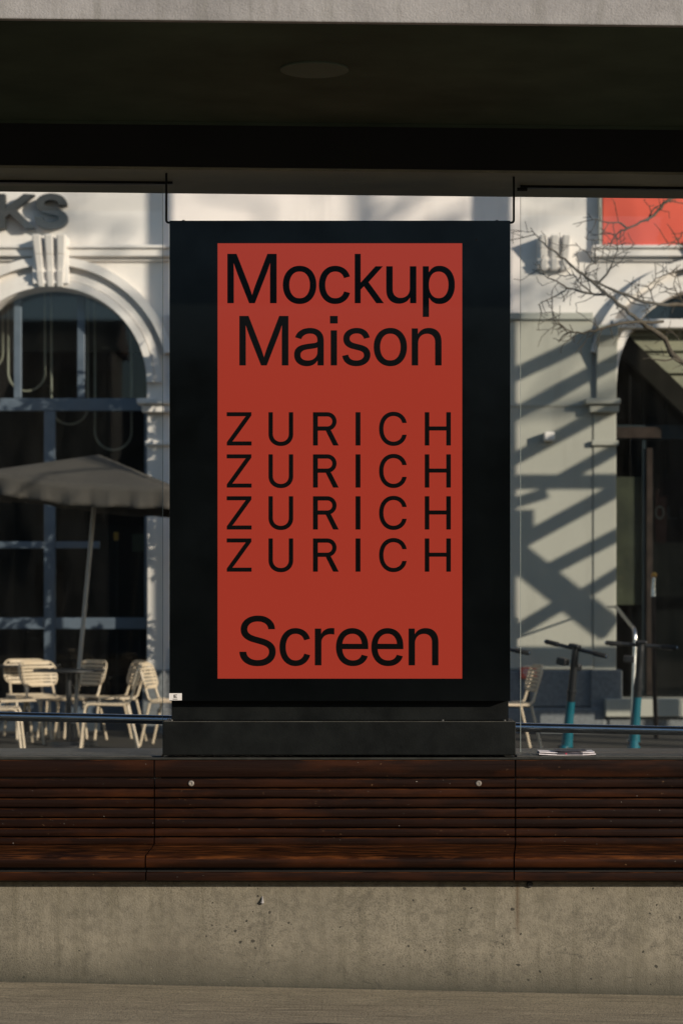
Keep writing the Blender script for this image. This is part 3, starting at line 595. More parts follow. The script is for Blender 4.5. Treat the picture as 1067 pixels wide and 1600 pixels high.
for nm, L in W:
    m = MB()
    for ch, gl in zip(nm, L):
        m = glyph_solid(gl, .0012, .0011 if nm != 'ZURICH' else .0008).map(lambda p: Vector((p.x, p.y - .0011, p.z)))
        m.build('letter', 'ink', scn)
m = MB(); m.box(X(264.6, 0), X(284.6, 0), -.0034, -.0021, Z(1094.2, 0), Z(1083.2, 0)); st = m.build('label_sticker', 'label', dp)
m = MB()
for (a, b, c_, d_) in ((272.0, 273.4, 1085.2, 1090.4), (273.4, 277.2, 1085.2, 1086.2), (273.4, 276.4, 1087.4, 1088.4), (273.4, 277.2, 1089.4, 1090.4), (270.5, 278, 1091.9, 1092.8)):
    m.box(X(a, 0), X(b, 0), -.0040, -.0033, Z(d_, 0), Z(c_, 0))
m.build('printed_mark', 'ink', st)
m = MB(); p = at(743.5, 375, -.002); m.lathe([(.001, .001), (.0035, .001), (.003, -.001), (.001, -.0014)], tuple(p), 12, 'y'); m.build('sensor', 'sill', dp)
for px in (287, 776):
    m = MB(); p = at(px, 345, .05); m.lathe([(.001, 0), (.0055, 0), (.0055, .009), (.001, .010)], (p.x, .05, z1), 10); m.build('cap_nut', 'black', dp)
for px, sgn in ((260.2, 1), (802.3, -1)):
    xr = X(px, .02); zt_ = 3.054 - SR * xr
    m = MB(); m.tube(rounded([(xr, .02, zt_ + .004), (xr, .02, z1 - .004), (xr + sgn * .02, .02, z1 - .006)], .014, 6), .0045, 10); m.build('support_rod', 'black', dp, smooth=True)
m = MB(); m.box(X(268.5, .06), X(794, .06), .062, .112, Z(1122, .2), z0 - .0005); m.build('neck', 'charcoal', dp)
bs = MB(); zb1 = Z(1127.5, -.05); zb0 = Z(1179.5, -.036)
bs.box(X(254.5, -.05), X(805.5, -.05), -.050, .20, zb0, zb1); bsn = bs.build('base', 'charcoal', dp, bevel=.003)
m = MB(); m.box(X(256, -.05), X(804, -.05), -.0515, -.048, zb1 - .0012, zb1 + .0014); m.build('base_highlight', 'sill', bsn)  # lighter strip standing in for the highlight along the base's top front edge
for px in (270, 786, 690):
    p = at(px, 1110 if px == 690 else 1122, .06)
    m = MB(); m.lathe([(.001, 0), (.006, 0), (.005, .005), (.001, .006)], (p.x, .0, zb1), 10); m.build('screw', 'sill', bsn)

# ------------------------------------------------------------------ magazine on the right sill
mg = thing('folded_magazine', 'folded magazine lying on the grey sill above the right bench', 'magazine', (X(884, .06), .06, .834))
xa, xb = X(840.5, .04), X(928.5, .04)
def sheet(z, th, xa, xb, y0, y1, wob):
    m = MB(); n = 14; top = []; 
    for i in range(n + 1):
        x = xa + (xb - xa) * i / n; top.append((x, z + th + wob * math.sin(i * .9) + (.003 * ((abs(i - n / 2) / (n / 2)) ** 3))))
    bot = [(x, zz - th) for x, zz in reversed(top)]
    m.prism(top + bot, 'y', y0, y1); return m
sheet(.8352, .0035, xa, xb, .0, .13, .0004).build('pages', 'paper', mg)
sheet(.8425, .0032, xa + .002, xb - .004, .006, .128, .0006).build('pages', 'paper', mg)
sheet(.8492, .0012, xa + .066, xb - .034, .002, .126, .0003).build('cover', 'print_dark', mg)
m = MB(); m.box(xa + .070, xb - .05, -.0012, -.0004, .8375, .8465); m.build('spine_print', 'print_dark', mg)
m = MB(); m.box(xa + .100, xa + .106, -.0018, -.0012, .8385, .8445); m.build('printed_spot', 'print_red', mg)
# ------------------------------------------------------------------ cafe building
FY = 16.8
S = (FY - CY) / FPX
def fx(px): return X(px, FY)
def fz(py): return Z(py, FY)
bd = thing('cafe_building', 'pale plastered building with arched shop windows across the street', 'building', (0, FY, 0))
BAY = [82 + 514 * k for k in range(-3, 6)]
AR, AZ = 148, 598
HW = AR * S
loops = [[(-26, -.3), (34, -.3), (34, 9.4), (-26, 9.4)]]
for c in BAY:
    cx, cz = fx(c), fz(AZ)
    L = [(cx - HW, -.2), (cx + HW, -.2)] + [(cx + HW * math.cos(R(a)), cz + HW * math.sin(R(a))) for a in range(0, 181, 6)]
    loops.append(L)
for c in BAY:                                                     # upper storey windows, above the photo
    cx = fx(c); loops.append([(cx - .62, 6.75), (cx + .62, 6.75), (cx + .62, 8.6), (cx - .62, 8.6)])
m = fill_mesh(loops, .36).map(lambda p: Vector((p.x, p.y + FY, p.z))); m.build('wall', 'plaster', bd)
m = MB(); m.box(-26.2, 34.2, FY - .35, FY + 8.2, 9.4, 9.75); m.box(-26, 34, FY + .36, FY + 8, 9.2, 9.4); m.build('roof', 'far_roof' if 'far_roof' in MAT else 'roof_tile', bd)
m = MB(); m.box(-26, 34, FY + 7.6, FY + 7.9, -.3, 9.2); m.box(-26, -25.8, FY + .37, FY + 7.6, -.3, 9.2); m.box(33.8, 34, FY + .37, FY + 7.6, -.3, 9.2)
m.build('rear_wall', 'facade_far', bd)
# interior shell
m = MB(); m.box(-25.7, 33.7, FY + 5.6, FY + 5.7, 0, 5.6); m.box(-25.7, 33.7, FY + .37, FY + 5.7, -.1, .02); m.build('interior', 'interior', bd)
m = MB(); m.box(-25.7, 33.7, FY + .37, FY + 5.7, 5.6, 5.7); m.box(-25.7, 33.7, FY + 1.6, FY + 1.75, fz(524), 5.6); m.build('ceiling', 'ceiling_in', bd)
for a, b in ((340, 346), (846, 852)):
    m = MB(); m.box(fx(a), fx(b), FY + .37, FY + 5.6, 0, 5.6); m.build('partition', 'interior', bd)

def ring(cx, cz, r0, r1, y0, y1, a0=0, a1=180, n=44):
    mb = MB(); po = [(cx + r1 * math.cos(R(a0 + (a1 - a0) * i / n)), cz + r1 * math.sin(R(a0 + (a1 - a0) * i / n))) for i in range(n + 1)]
    pi = [(cx + r0 * math.cos(R(a0 + (a1 - a0) * i / n)), cz + r0 * math.sin(R(a0 + (a1 - a0) * i / n))) for i in range(n + 1)]
    o = 0
    for i in range(n):
        q = [po[i], po[i + 1], pi[i + 1], pi[i]]; b = len(mb.v)
        mb.v += [(p[0], y0, p[1]) for p in q] + [(p[0], y1, p[1]) for p in q]
        mb.f += [(b, b + 1, b + 2, b + 3), (b + 7, b + 6, b + 5, b + 4), (b, b + 4, b + 5, b + 1), (b + 2, b + 6, b + 7, b + 3)]
        if i == 0: mb.f.append((b, b + 3, b + 7, b + 4))
        if i == n - 1: mb.f.append((b + 1, b + 5, b + 6, b + 2))
    return mb
def console(cx, zt, zb, wt, wb, name, dep=.22):
    """scrolled bracket of three raised flutes with deep grooves"""
    mb = MB()
    for k in (-1, 0, 1):
        for j, (za, zc, d0, d1) in enumerate(((zt, zt - (zt - zb) * .38, dep, dep * .72), (zt - (zt - zb) * .38, zt - (zt - zb) * .68, dep * .72, dep * .5), (zt - (zt - zb) * .68, zb, dep * .66, dep * .42))):
            fa = (zt - za) / (zt - zb); fb = (zt - zc) / (zt - zb)
            wa = wt + (wb - wt) * fa; wc = wt + (wb - wt) * fb
            ca = cx + k * wa * .345; cc = cx + k * wc * .345; ha = wa * .115; hc = wc * .11
            b = len(mb.v); y0, y1 = FY - d0, FY - d1
            mb.v += [(ca - ha, y0, za), (ca + ha, y0, za), (ca + ha * 1.25, FY, za), (ca - ha * 1.25, FY, za),
                     (cc - hc, y1, zc), (cc + hc, y1, zc), (cc + hc * 1.25, FY, zc), (cc - hc * 1.25, FY, zc)]
            mb.f += [tuple(b + i for i in q) for q in ((0, 1, 2, 3), (7, 6, 5, 4), (0, 4, 5, 1), (1, 5, 6, 2), (3, 7, 4, 0))]
    mb.box(cx - wt * .50, cx + wt * .50, FY - dep * .45, FY - .003, zb + (zt - zb) * .06, zt - (zt - zb) * .02)
    return mb.build(name, 'plaster', bd, bevel=.012)

WY = FY + .26
def bar(mb, a, b, c, d, y=WY, t=.07): mb.box(X(a, y), X(b, y), y, y + t, Z(d, y), Z(c, y)); return mb
for i, c in enumerate(BAY):
    cx, cz = fx(c), fz(AZ)
    vis = c in (82, 1110)
    ring(cx, cz, HW + .004, 160 * S, FY - .10, FY - .001).build('arch_moulding', 'plaster', bd)
    ring(cx, cz, 160.8 * S, 172 * S, FY - .075, FY - .001).build('arch_moulding', 'plaster', bd)
    ring(cx, cz, 182 * S, 195 * S, FY - .13, FY - .001, 14, 166).build('arch_hood', 'plaster', bd)
    console(cx, fz(373), fz(451), 56 * S, 42 * S, 'keystone', .34)
    # cornice over the bay
    m = MB()
    for a, b, dp_ in ((386, 391, .17), (391, 403, .13), (403, 409, .05)):
        m.box(cx - 187 * S, cx + 187 * S, FY - dp_, FY - .001, fz(b), fz(a) - .0005)
    m.build('cornice', 'plaster', bd, bevel=.01)
    for sg in (-1, 1):
        e0, e1 = sorted((cx + sg * 149 * S, cx + sg * 185 * S))
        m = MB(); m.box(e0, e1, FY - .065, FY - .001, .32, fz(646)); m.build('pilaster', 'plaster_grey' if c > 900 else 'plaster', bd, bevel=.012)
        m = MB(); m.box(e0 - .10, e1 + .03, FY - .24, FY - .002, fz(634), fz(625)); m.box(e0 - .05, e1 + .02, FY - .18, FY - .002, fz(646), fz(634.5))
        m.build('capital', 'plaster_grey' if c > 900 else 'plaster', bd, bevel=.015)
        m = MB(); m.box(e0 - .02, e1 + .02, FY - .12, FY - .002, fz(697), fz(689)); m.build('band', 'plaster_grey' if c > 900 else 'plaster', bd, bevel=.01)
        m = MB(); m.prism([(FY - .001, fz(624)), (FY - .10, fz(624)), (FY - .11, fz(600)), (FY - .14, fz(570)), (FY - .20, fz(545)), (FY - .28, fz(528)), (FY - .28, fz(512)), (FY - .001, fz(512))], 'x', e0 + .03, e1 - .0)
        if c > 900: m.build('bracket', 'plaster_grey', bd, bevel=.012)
        m = MB(); m.box(e0 - .04, e1 + .05, FY - .22, FY - .003, -.2, fz(1046)); m.build('plinth', 'granite', bd, bevel=.015)
# piers between the bays
for i, c in enumerate(BAY[:-1]):
    a, b = c + 185.3, c + 328.7; mid = (a + b) / 2
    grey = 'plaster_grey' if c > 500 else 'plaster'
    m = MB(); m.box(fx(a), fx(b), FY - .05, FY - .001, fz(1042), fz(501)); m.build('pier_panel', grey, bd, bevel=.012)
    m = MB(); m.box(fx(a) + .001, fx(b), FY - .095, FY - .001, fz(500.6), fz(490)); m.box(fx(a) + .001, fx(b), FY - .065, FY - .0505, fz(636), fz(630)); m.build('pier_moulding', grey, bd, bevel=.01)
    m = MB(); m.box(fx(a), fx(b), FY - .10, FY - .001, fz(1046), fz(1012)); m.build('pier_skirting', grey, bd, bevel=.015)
    m = MB(); m.box(fx(a) - .1, fx(b) + .1, FY - .16, FY - .001, fz(1104), fz(1046.5)); m.box(fx(a) - .12, fx(b) + .12, FY - .24, FY - .0015, -.2, fz(1104.5)); m.build('pier_plinth', 'granite', bd, bevel=.02)
    console(fx(mid + 11), fz(372), fz(424), 52 * S, 46 * S, 'console', .26)
# windows
def pane(c):
    cx, cz = fx(c), fz(AZ); w = HW + .04
    L = [(cx - w, .12), (cx + w, .12)] + [(cx + w * math.cos(R(a)), cz + w * math.sin(R(a))) for a in range(0, 181, 6)]
    m = MB(); m.prism(L, 'y', WY + .03, WY + .038); return m
for c in BAY:
    if c == 1110: continue
    o = c - 82; w = MB()
    bar(w, -70 + o, 234 + o, 622, 642, t=.09)
    for q in (22, 121): bar(w, q + o, q + 12 + o, 446, 621.8)
    bar(w, -66 + o, -56 + o, 500, 621.8)
    bar(w, 69 + o, 87 + o, 642.2, 1120, t=.08)
    bar(w, -70 + o, 68.8 + o, 846, 857); bar(w, 87.2 + o, 156 + o, 846, 857)
    bar(w, -70 + o, 68.8 + o, 965, 983); bar(w, 87.2 + o, 234 + o, 965, 983); bar(w, 226 + o, 236 + o, 642.2, 964.8)
    bar(w, -70 + o, 68.8 + o, 1095, 1120); bar(w, 87.2 + o, 234 + o, 1095, 1120)
    f = w.build('window_frame', 'frame', bd, bevel=.008)
    pane(c).build('pane', 'pane', f)
    m = MB(); m.box(X(-72 + o, WY), X(238 + o, WY), WY - .05, WY + .2, -.1, Z(1120.5, WY)); m.build('window_sill', 'frame_dark', bd)
    cx = fx(c)
for c in BAY:
    cx = fx(c); m = MB()
    for a, b in ((-.62, -.54), (-.04, .04), (.54, .62)): m.box(cx + a, cx + b, FY + .18, FY + .24, 6.8, 8.55)
    m.box(cx - .539, cx + .539, FY + .185, FY + .235, 7.9, 7.96); f = m.build('upper_window', 'frame', bd)
    m = MB(); m.box(cx - .62, cx + .62, FY + .25, FY + .26, 6.75, 8.6); m.build('upper_pane', 'dark_glass', f)
# right shop front (c = 1110)
y = FY + .20
m = MB(); m.box(X(955, FY - .05), X(1268, FY - .05), FY - .16, FY + .30, Z(514, FY - .05), Z(500, FY - .05)); m.build('shop_ledge', 'plaster', bd, bevel=.01)
y = FY + .12
pts = [(952, 516), (1270, 516), (1270, 700), (1135, 700), (1067, 638), (1010, 578), (962, 530)]
m = MB(); m.prism([(X(a, y), Z(b, y)) for a, b in pts], 'y', y, y + .05); m.build('shop_lintel', 'olive', bd)
m = MB()
for (a, b) in ((516.5, 527), (545, 549), (580, 584)): m.box(X(960 + (b - 527) * 1.1 + (0 if b < 530 else 18), y), X(1270, y), y - .06, y - .0005, Z(b, y), Z(a, y))
m.build('lintel_moulding', 'olive', bd, bevel=.006)
yb = FY + .02
m = MB(); a = at(944, 514, yb); b = at(1145, 706, yb)
m.prism([(a.x, a.z + .06), (a.x + .12, a.z + .06), (b.x + .16, b.z + .02), (b.x - .02, b.z - .10), (a.x, a.z - .12)], 'y', yb - .02, yb + .08); m.build('raking_strut', 'strut', bd, bevel=.006)
y = FY + .30
m = MB(); bar(m, 958, 1285, 664, 686, y, .08); bar(m, 1003, 1008, 686.5, 1086, y, .05); m.build('shop_frame', 'frame_dark', bd)
m = MB(); bar(m, 1010, 1019, 700, 1086, y - .03, .06); bar(m, 960, 1032, 667, 684, y - .06, .05); bar(m, 1003, 1007, 560, 663, y, .06); m.build('shop_mullion', 'brown', bd)
pane(1110).build('pane', 'pane', bd)
m = MB(); m.box(X(958, FY + .37), X(1002, FY + .37), FY + .37, FY + .40, Z(945, FY + .37), Z(745, FY + .37)); m.build('shop_door_panel', 'olive_dark', bd)
m = MB(); m.box(X(945, FY - .3), X(1280, FY - .3), FY - .34, FY + .25, Z(1120, FY - .3), Z(1092, FY - .3)); m.build('shop_sill', 'plaster_grey', bd, bevel=.012)
m = MB(); m.box(X(950, FY - .2), X(1276, FY - .2), FY - .24, FY + .25, -.2, Z(1120.5, FY - .3)); m.build('stall_riser', 'granite', bd, bevel=.01)
m = MB(); m.box(X(850, FY - .2), X(866, FY - .2), FY - .21, FY - .051, Z(689, FY - .15), Z(675, FY - .15)); m.build('wall_lamp', 'plaster', bd, bevel=.015)

# signs
sg = thing('fascia_letters', 'dark raised letters KS on the pale wall above the left arch', 'sign', (fx(50), FY - .1, fz(330)))
for ch, a, b in (('K', -3, 50), ('S', 57, 103)):
    yl = FY - .14
    m = glyph_solid(glyph_loops(ch, X(a, yl), X(b, yl), Z(354, yl), 49 * (yl - CY) / FPX), .13, .017).map(lambda p: Vector((p.x, p.y + yl, p.z)))
    m.build('letter', 'letter', sg)
rb = thing('red_fascia_board', 'bright red board on the wall above the right arch, behind bare twigs', 'sign', (fx(1040), FY - .1, fz(350)))
yl = FY - .12
m = MB(); m.box(X(941, yl), X(1285, yl), yl, yl + .09, Z(384, yl), Z(300, yl)); m.build('board', 'red', rb, bevel=.006)
m = MB(); m.box(X(936, yl), X(940.5, yl), yl + .01, FY - .002, Z(386, yl), Z(298, yl)); m.box(X(941, yl), X(1285, yl), yl + .005, FY - .002, Z(387.5, yl), Z(384.5, yl)); m.build('board_frame', 'plaster_grey', rb)
rs = thing('hanging_sign', 'dark red sign lettered OL inside the dark shop on the right', 'sign', (X(1060, FY + 1.1), FY + 1.1, Z(800, FY + 1.1)))
yl = FY + 1.1
m = MB(); m.box(X(1023, yl), X(1190, yl), yl, yl + .03, Z(848, yl), Z(748, yl)); m.build('board', 'red_dark', rs)
m = MB(); m.tube([(X(1040, yl), yl + .015, Z(748, yl)), (X(1040, yl), yl + .015, 5.6)], .008); m.tube([(X(1170, yl), yl + .015, Z(748, yl)), (X(1170, yl), yl + .015, 5.6)], .008); m.build('hanger', 'black', rs)
m = MB()
for ch, a, b in (('O', 1022.5, 1037), ('L', 1042, 1057), ('I', 1062.5, 1065.5)):
    m.join(glyph_solid(glyph_loops(ch, X(a, yl), X(b, yl), Z(811, yl), 20 * (yl - CY) / FPX), .01).map(lambda p: Vector((p.x, p.y + yl - .006, p.z))))
m.build('lettering', 'red_ink', rs)
nb = thing('notice_board', 'small red notice on the plinth beside the right hand chair', 'notice', (X(825, FY - .2), FY - .2, Z(1052, FY - .2)))
yl = FY - .20
m = MB(); m.box(X(813, yl), X(838.5, yl), yl, yl + .035, Z(1060, yl), Z(1042.5, yl)); m.build('board', 'red', nb)
m = MB()
for i, (a, b, z_) in enumerate(((817, 829, 1046), (816, 834, 1050), (819, 832, 1054))): m.box(X(a, yl), X(b, yl), yl - .004, yl - .0005, Z(z_ + 1.5, yl), Z(z_, yl))
m.build('printed_lines', 'label', nb)
m = MB(); m.tube([(X(825.5, yl), yl + .02, 0), (X(825.5, yl), yl + .02, Z(1060, yl))], .012); m.lathe([(.001, 0), (.12, 0), (.11, .02), (.001, .025)], (X(825.5, yl), yl + .02, 0), 20); m.build('stand', 'black', nb)

# hanging loop lamps in the cafe
YL = FY + .75
for (a, b, zb_, lab) in ((-44, 5, 577, 'pale tube loop hanging in the cafe window at the very edge of the photo'), (13.5, 71, 611, 'long pale tube loop hanging beside the left mullion of the cafe arch'),
                    (81, 138, 663, 'pale tube loop in the cafe arch reaching just below the transom'), (149, 206, 703, 'lowest pale tube loop in the cafe, directly above the umbrella top')):
    t = thing('loop_lamp', lab, 'lamp', (X((a + b) / 2, YL), YL, Z(zb_, YL)), 'tube loop lamps hanging in the cafe')
    x0_, x1_ = X(a, YL), X(b, YL); r_ = (x1_ - x0_) / 2; zc_ = Z(zb_, YL) + r_; xm = (x0_ + x1_) / 2
    P_ = [(x0_, YL, 5.59)] + [(x0_, YL, 4.8)] + [(xm - r_ * math.cos(R(q)), YL, zc_ - r_ * math.sin(R(q))) for q in range(0, 181, 9)] + [(x1_, YL, 4.8), (x1_, YL, 5.59)]
    m = MB(); m.tube(P_, .0135, 8); m.build('tube', 'tube', t, smooth=True)
# a few things on the counter inside
for (px, py, w, h, mt, lab, cat, nm) in ((217, 848, 20, 27, 'leaf', 'green card standing inside the cafe window', 'menu card', 'menu_card'), (182, 838, 7, 13, 'brass', 'small orange packet on display inside the cafe window', 'packet', 'snack_packet')):
    yy = FY + .62; x_, z_ = X(px, yy), Z(py, yy); sc_ = (yy - CY) / FPX
    t = thing(nm, lab, cat, (x_, yy, z_ - h * sc_ / 2))
    m = MB(); m.prism([(x_ - w * sc_ / 2, z_ - h * sc_ / 2), (x_ + w * sc_ / 2, z_ - h * sc_ / 2), (x_ + w * sc_ / 2, z_ + h * sc_ / 2), (x_ - w * sc_ / 2, z_ + h * sc_ / 2)], 'y', yy, yy + .03); m.build('card' if mt == 'leaf' else 'wrapper', mt, t, bevel=.006)
    m = MB(); m.box(x_ - .012, x_ + .012, yy + .031, yy + .05, .02, z_ + h * sc_ * .3); m.build('stand', 'black', t)

# ------------------------------------------------------------------ cafe furniture
def make_chair(label):
    """slatted metal chair, sitter looks towards -y, origin on the ground under the seat"""
    t = thing('cafe_chair', label, 'chair', (0, 0, 0), 'cream slatted cafe chairs')
    sw = .215
    for sx in (-1, 1):
        m = MB(); x = sx * sw
        m.tube(rounded([(x * 1.04, -.265, 0), (x, -.215, .445), (x, .17, .435)], .05, 6), .0125, 10); m.build('leg', 'cream', t, smooth=True)
        m = MB(); m.tube(rounded([(x * 1.04, .285, 0), (x, .185, .425)], .04), .0125, 10); m.build('leg', 'cream', t, smooth=True)
        m = MB(); x *= .80; m.tube(rounded([(x, .12, .440), (x, .205, .445), (x * .98, .300, .76)], .05, 6), .012, 10); m.build('back_post', 'cream', t, smooth=True)
    m = MB(); m.tube([(-sw, -.19, .438), (sw, -.19, .438)], .010, 8); m.tube([(-sw, .165, .43), (sw, .165, .43)], .010, 8); m.build('cross_bar', 'cream', t)
    m = MB()
    for k in range(8):
        y = -.222 + k * .053; z = .455 - .012 * math.sin(math.pi * k / 7)
        if k == 0: z -= .008
        m.box(-sw - .012, sw + .012, y, y + .043, z - .005, z + .004)
    m.build('seat', 'cream', t, bevel=.004)
    m = MB(); n = 7
    for k in range(n):
        z = .585 + k * .0345; f = (z - .445) / (.80 - .445); yb = .20 + .105 * f
        hw = sw + .012
        hw -= (.062, .016, 0, 0, 0, .016, .062)[k]
        seg = 8; L = []
        for j in range(seg + 1):
            u = -1 + 2 * j / seg; L.append((u * hw, yb + .030 * (1 - u * u) - .012))
        Lb = [(a, b - .009) for a, b in reversed(L)]
        m.prism(L + Lb, 'z', z - .0122, z + .0122)
    m.build('back_slats', 'cream', t, bevel=.004)
    m = MB(); lp_ = []
    cs = [(-sw - .016, .568), (sw + .016, .568), (sw + .016, .812), (-sw - .016, .812)]
    for q, (cx_, cz_) in enumerate(cs):
        ox, oz = (1 if cx_ < 0 else -1) * .085, (1 if cz_ < .7 else -1) * .085
        for e in range(7):
            a_ = R((180, 270, 0, 90)[q] + 15 * e); lp_.append((cx_ + ox + .085 * math.cos(a_), cz_ + oz + .085 * math.sin(a_)))
    lp_.append(lp_[0]); P3 = []
    for (a_, z_) in lp_:
        u_ = max(-1, min(1, a_ / (sw + .012))); P3.append((a_, .20 + .105 * (z_ - .445) / .355 + .030 * (1 - u_ * u_) - .014, z_))
    m.tube(P3, .009, 8); m.build('back_rim', 'cream', t, smooth=True)
    return t
chairs = [  # px, y, rot, label
    (170, 13.8, -86, 'cream slatted chair seen in profile facing left, right of the umbrella pole'),
    (84, 14.9, 44, 'cream slatted chair with a brightly sunlit back behind the round black table'),
    (112, 15.3, -46, 'cream slatted chair half hidden behind the umbrella pole and table'),
    (20, 14.6, 112, 'cream slatted chair seen from the side left of the sunlit chair back'),
    (-8, 12.7, 94, 'cream slatted chair at the left edge of the photo, only its front legs showing'),
    (50, 15.7, 22, 'cream slatted chair directly behind the sunlit chair, its back peeking out on the left'),
    (176, 15.2, -66, 'dark looking slatted chair behind the profile chair'),
    (272, 14.4, 78, 'cream slatted chair cut off by the left side of the black display'),
    (792, 13.7, -80, 'cream slatted chair just right of the display, beside the red notice'),
]
c0 = None
for px, y, a, lab in chairs:
    if c0 is None: c0 = o = make_chair(lab)
    else: o = copy_tree(c0); o['label'] = lab
    o.location = (X(px, y), y, .0); o.rotation_euler = (0, 0, R(a))
def cafe_table(px, y, lab):
    x = X(px, y); t = thing('cafe_table', lab, 'table', (x, y, 0), 'round black cafe tables')
    m = MB(); m.lathe([(.001, .735), (.345, .735), (.352, .742), (.352, .752), (.345, .757), (.001, .757)], (x, y, 0), 40); m.build('table_top', 'table', t, smooth=True)
    m = MB(); m.lathe([(.001, .02), (.028, .02), (.028, .734), (.001, .734)], (x, y, 0), 16); m.build('stem', 'table', t, smooth=True)
    m = MB(); m.lathe([(.001, 0), (.215, 0), (.21, .012), (.06, .022), (.001, .022)], (x, y, 0), 32); m.build('foot', 'table', t, smooth=True)
cafe_table(108, 14.2, 'round black cafe table in front of the sunlit chair back')
cafe_table(42, 16.0, 'round black cafe table farther back near the cafe window')

# umbrella
uy = 14.35; ub = at(113, 1174, uy); ua = at(155, 710, uy)
ub.z = 0
um = thing('cafe_umbrella', 'square taupe cafe umbrella with a pale leaning pole', 'umbrella', tuple(ub))
ax = (ua - ub).normalized(); Lp = (ua - ub).length
ux = Vector((1, 0, 0)); ux = (ux - ax * ux.dot(ax)).normalized(); uyv = ax.cross(ux)
rot = Matrix.Rotation(R(-7), 3, ax); ux = rot @ ux; uyv = rot @ uyv
def U(a, b, h): return ub + ux * a + uyv * b + ax * h
m = MB(); m.tube([U(0, 0, .0), U(0, 0, Lp - .02)], .021, 14); m.build('pole', 'pole', um, smooth=True)
m = MB(); m.lathe([(.001, 0), (.26, 0), (.255, .05), (.05, .07), (.04, .22), (.001, .22)], (ub.x, ub.y, 0), 32); m.build('foot', 'table', um, smooth=True)
H = .95; drop = .32
def can(u, v):        # u, v in -1..1, sagging panels between the four ribs
    mx = max(abs(u), abs(v)); mn = min(abs(u), abs(v))
    sag = .05 * mx * (1 - (mn / mx if mx > 1e-6 else 0)) * 1.0
    return U(u * H, v * H, Lp - drop * mx - sag * mx)
m = MB(); n = 20
for i in range(n + 1):
    for j in range(n + 1): m.v.append(tuple(can(-1 + 2 * i / n, -1 + 2 * j / n)))
for i in range(n):
    for j in range(n): m.f.append((i * (n + 1) + j, (i + 1) * (n + 1) + j, (i + 1) * (n + 1) + j + 1, i * (n + 1) + j + 1))
cp = m.build('canopy', 'fabric', um, smooth=True, angle=60)
so = cp.modifiers.new('cloth_thickness', 'SOLIDIFY'); so.thickness = .004
m = MB(); ring_ = []
for s_ in range(4):
    for i in range(40):
        u = -1 + 2 * i / 40; ring_.append(((u, -1), (1, u), (-u, 1), (-1, -u))[s_] + ((0, -1), (1, 0), (0, 1), (-1, 0))[s_])
for lvl in range(6):
    f = lvl / 5
    for i, (u, v, nx, ny) in enumerate(ring_):
        w = (.022 + (.030 if i < 12 or i > 146 else 0)) * f * math.sin(i * .95 + .4 * math.sin(i * .37) + f * 1.4) + .012 * f * math.sin(i * 2.3 + 1)
        p = can(u, v) + (ux * nx + uyv * ny) * (w + .004) - Vector((0, 0, (.19 + .006 * math.sin(i * .8)) * f))
        m.v.append(tuple(p))
N = len(ring_)
for lvl in range(5):
    for i in range(N): m.f.append((lvl * N + i, lvl * N + (i + 1) % N, (lvl + 1) * N + (i + 1) % N, (lvl + 1) * N + i))
va = m.build('valance', 'fabric', um, smooth=True, angle=60); so = va.modifiers.new('cloth_thickness', 'SOLIDIFY'); so.thickness = .003
for (u, v) in ((-1, -1), (1, -1), (1, 1), (-1, 1)):
    m = MB(); m.tube([U(0, 0, Lp - .06), U(u * H * .98, v * H * .98, Lp - drop - .02)], .009, 6); m.build('rib', 'pole', um)

